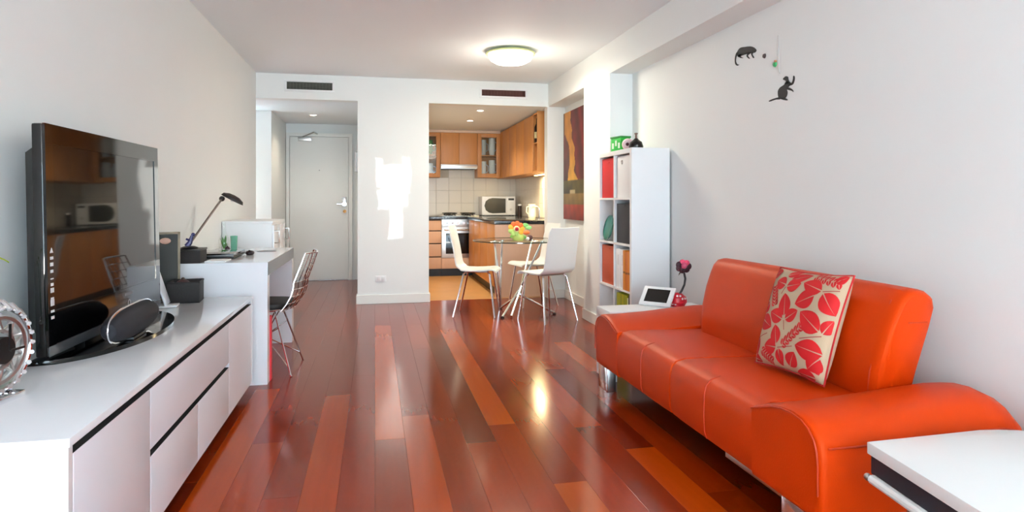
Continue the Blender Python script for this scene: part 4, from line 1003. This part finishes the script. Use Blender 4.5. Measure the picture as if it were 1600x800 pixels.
wp = [(2.005,1.172),(1.80,1.180),(1.74,1.168),(1.69,1.13),(1.668,1.06),(1.69,.99),(1.74,.952),(1.80,.94),(2.005,.948)]
obj('window', MB().prism([(x, z) for x, z in wp], 0, .003, Matrix(((1,0,0,0),(0,0,-1,9.937),(0,1,0,0),(0,0,0,1)))), simple('mw_window', (48,48,44), .2), d)
obj('control_panel', B(2.025, 2.16, 9.937, 9.95, .914, 1.20, bev=.004), M_satin, mw)
obj('display', B(2.05, 2.14, 9.9345, 9.9375, 1.145, 1.175), M_black, mw)
obj('dial', MB().lathe([(0,0),(.022,0),(.02,.012),(0,.012)], 16, (2.092,9.937,1.0), Matrix.Rotation(PI/2,4,'X')), simple('dial_grey', (215,215,215), .4), mw)
for x in (1.66, 2.13):
    for y in (9.97, 10.24): obj('foot', B(x-.015, x+.015, y-.015, y+.015, .90, .91), M_black, mw)
kt = thing('jug', 'tall white jug on the peninsula worktop under the lit cabinet', 'jug', (2.14, 8.75, .90))
obj('body', MB().lathe([(0,0),(.05,0),(.055,.03),(.048,.17),(.052,.19),(.044,.19),(.04,.02),(0,.015)], 24, (2.14,8.75,.90)), simple('jug_white', (240,232,205), .3), kt)
obj('handle', MB().tube([(2.095,8.75,1.06),(2.065,8.75,1.05),(2.06,8.75,.98),(2.09,8.75,.95)], .007, 6), simple('jug_handle', (240,232,205), .3), kt)
sn = thing('sink_tap', 'small chrome tap at the back of the peninsula worktop', 'tap', (2.17, 8.45, .90))
obj('spout', MB().tube([(2.17,8.45,.90),(2.17,8.45,1.03),(2.14,8.45,1.06),(2.07,8.45,1.05),(2.05,8.45,1.03)], .011, 8), M_chrome, sn)
obj('lever', MB().tube([(2.17,8.45,1.03),(2.19,8.50,1.06)], .006, 6), M_chrome, sn)
cn = thing('canister', 'small dark canister beside the microwave', 'canister', (2.2, 9.75, .90))
obj('body', MB().lathe([(0,0),(.03,0),(.03,.16),(0,.16)], 18, (2.2,9.80,.90)), simple('can_brown', (52,36,30), .3), cn)
obj('lid', MB().lathe([(0,.16),(.031,.16),(.031,.18),(0,.19)], 18, (2.2,9.80,.90)), M_satin, cn)
ul = thing('strip_light', 'lit strip light under the right kitchen wall cabinets', 'lamp', (2.12, 8.1, 1.49))
obj('housing', B(2.10, 2.15, 7.70, 8.5, 1.478, 1.4895, bev=.002), M_satin, ul)
obj('tube', B(2.105, 2.145, 7.72, 8.48, 1.472, 1.4785), M_strip, ul)
lamp('strip_glow', 'AREA', (2.125,8.1,1.468), 24, (1,.80,.45), .05, parent=ul, shape='RECTANGLE', size_y=.75)

# patterned spot lamp added to stand in for sunlight reflected onto the wall pier
def refl_patch():
    l = bpy.data.lights.new('sun_patch_spot', 'SPOT'); l.energy = 7500; l.color = (1,.99,.95); l.shadow_soft_size = .004; l.spot_size = .16; l.spot_blend = 0
    o = bpy.data.objects.new('sun_patch_spot', l); C.objects.link(o)
    src = Vector((.19, -3.5, 1.72)); tgt = Vector((.19, YB, 1.18)); o.location = src
    o.rotation_euler = (tgt-src).to_track_quat('-Z', 'Y').to_euler()
    l.use_nodes = True; t = l.node_tree; em = t.nodes['Emission']
    tc = t.nodes.new('ShaderNodeTexCoord'); sx = t.nodes.new('ShaderNodeSeparateXYZ'); t.links.new(tc.outputs['Normal'], sx.inputs[0])
    def M(op, a, b=None, c=None):
        n = t.nodes.new('ShaderNodeMath'); n.operation = op
        for i, v in enumerate((a, b, c)):
            if v is None: continue
            if isinstance(v, (int, float)): n.inputs[i].default_value = v
            else: t.links.new(v, n.inputs[i])
        return n.outputs[0]
    D = (tgt-src).length
    nzz = t.nodes.new('ShaderNodeTexNoise'); nzz.inputs['Scale'].default_value = 60; t.links.new(tc.outputs['Normal'], nzz.inputs['Vector'])
    j = M('MULTIPLY', M('SUBTRACT', nzz.outputs['Fac'], .5), .09)
    az = M('ABSOLUTE', sx.outputs['Z'])
    X = M('ADD', M('MULTIPLY', M('DIVIDE', sx.outputs['X'], az), D), j); Y = M('ADD', M('MULTIPLY', M('DIVIDE', sx.outputs['Y'], az), D), j)
    tot = None
    for (x0, x1, y0, y1) in ((-.11,.155,-.09,.35),(-.165,-.105,.12,.43),(.125,.185,.05,.43),(-.15,-.06,-.13,.06),(-.02,.10,-.44,-.05)):
        cx_, cy_, hx, hy = (x0+x1)/2, (y0+y1)/2, (x1-x0)/2, (y1-y0)/2
        d_ = M('MAXIMUM', M('SUBTRACT', M('ABSOLUTE', M('SUBTRACT', X, cx_)), hx), M('SUBTRACT', M('ABSOLUTE', M('SUBTRACT', Y, cy_)), hy))
        tot = d_ if tot is None else M('MINIMUM', tot, d_)
    mr = t.nodes.new('ShaderNodeMapRange'); mr.inputs[1].default_value = .02; mr.inputs[2].default_value = -.02; t.links.new(tot, mr.inputs[0])
    t.links.new(mr.outputs[0], em.inputs['Strength'])
refl_patch()
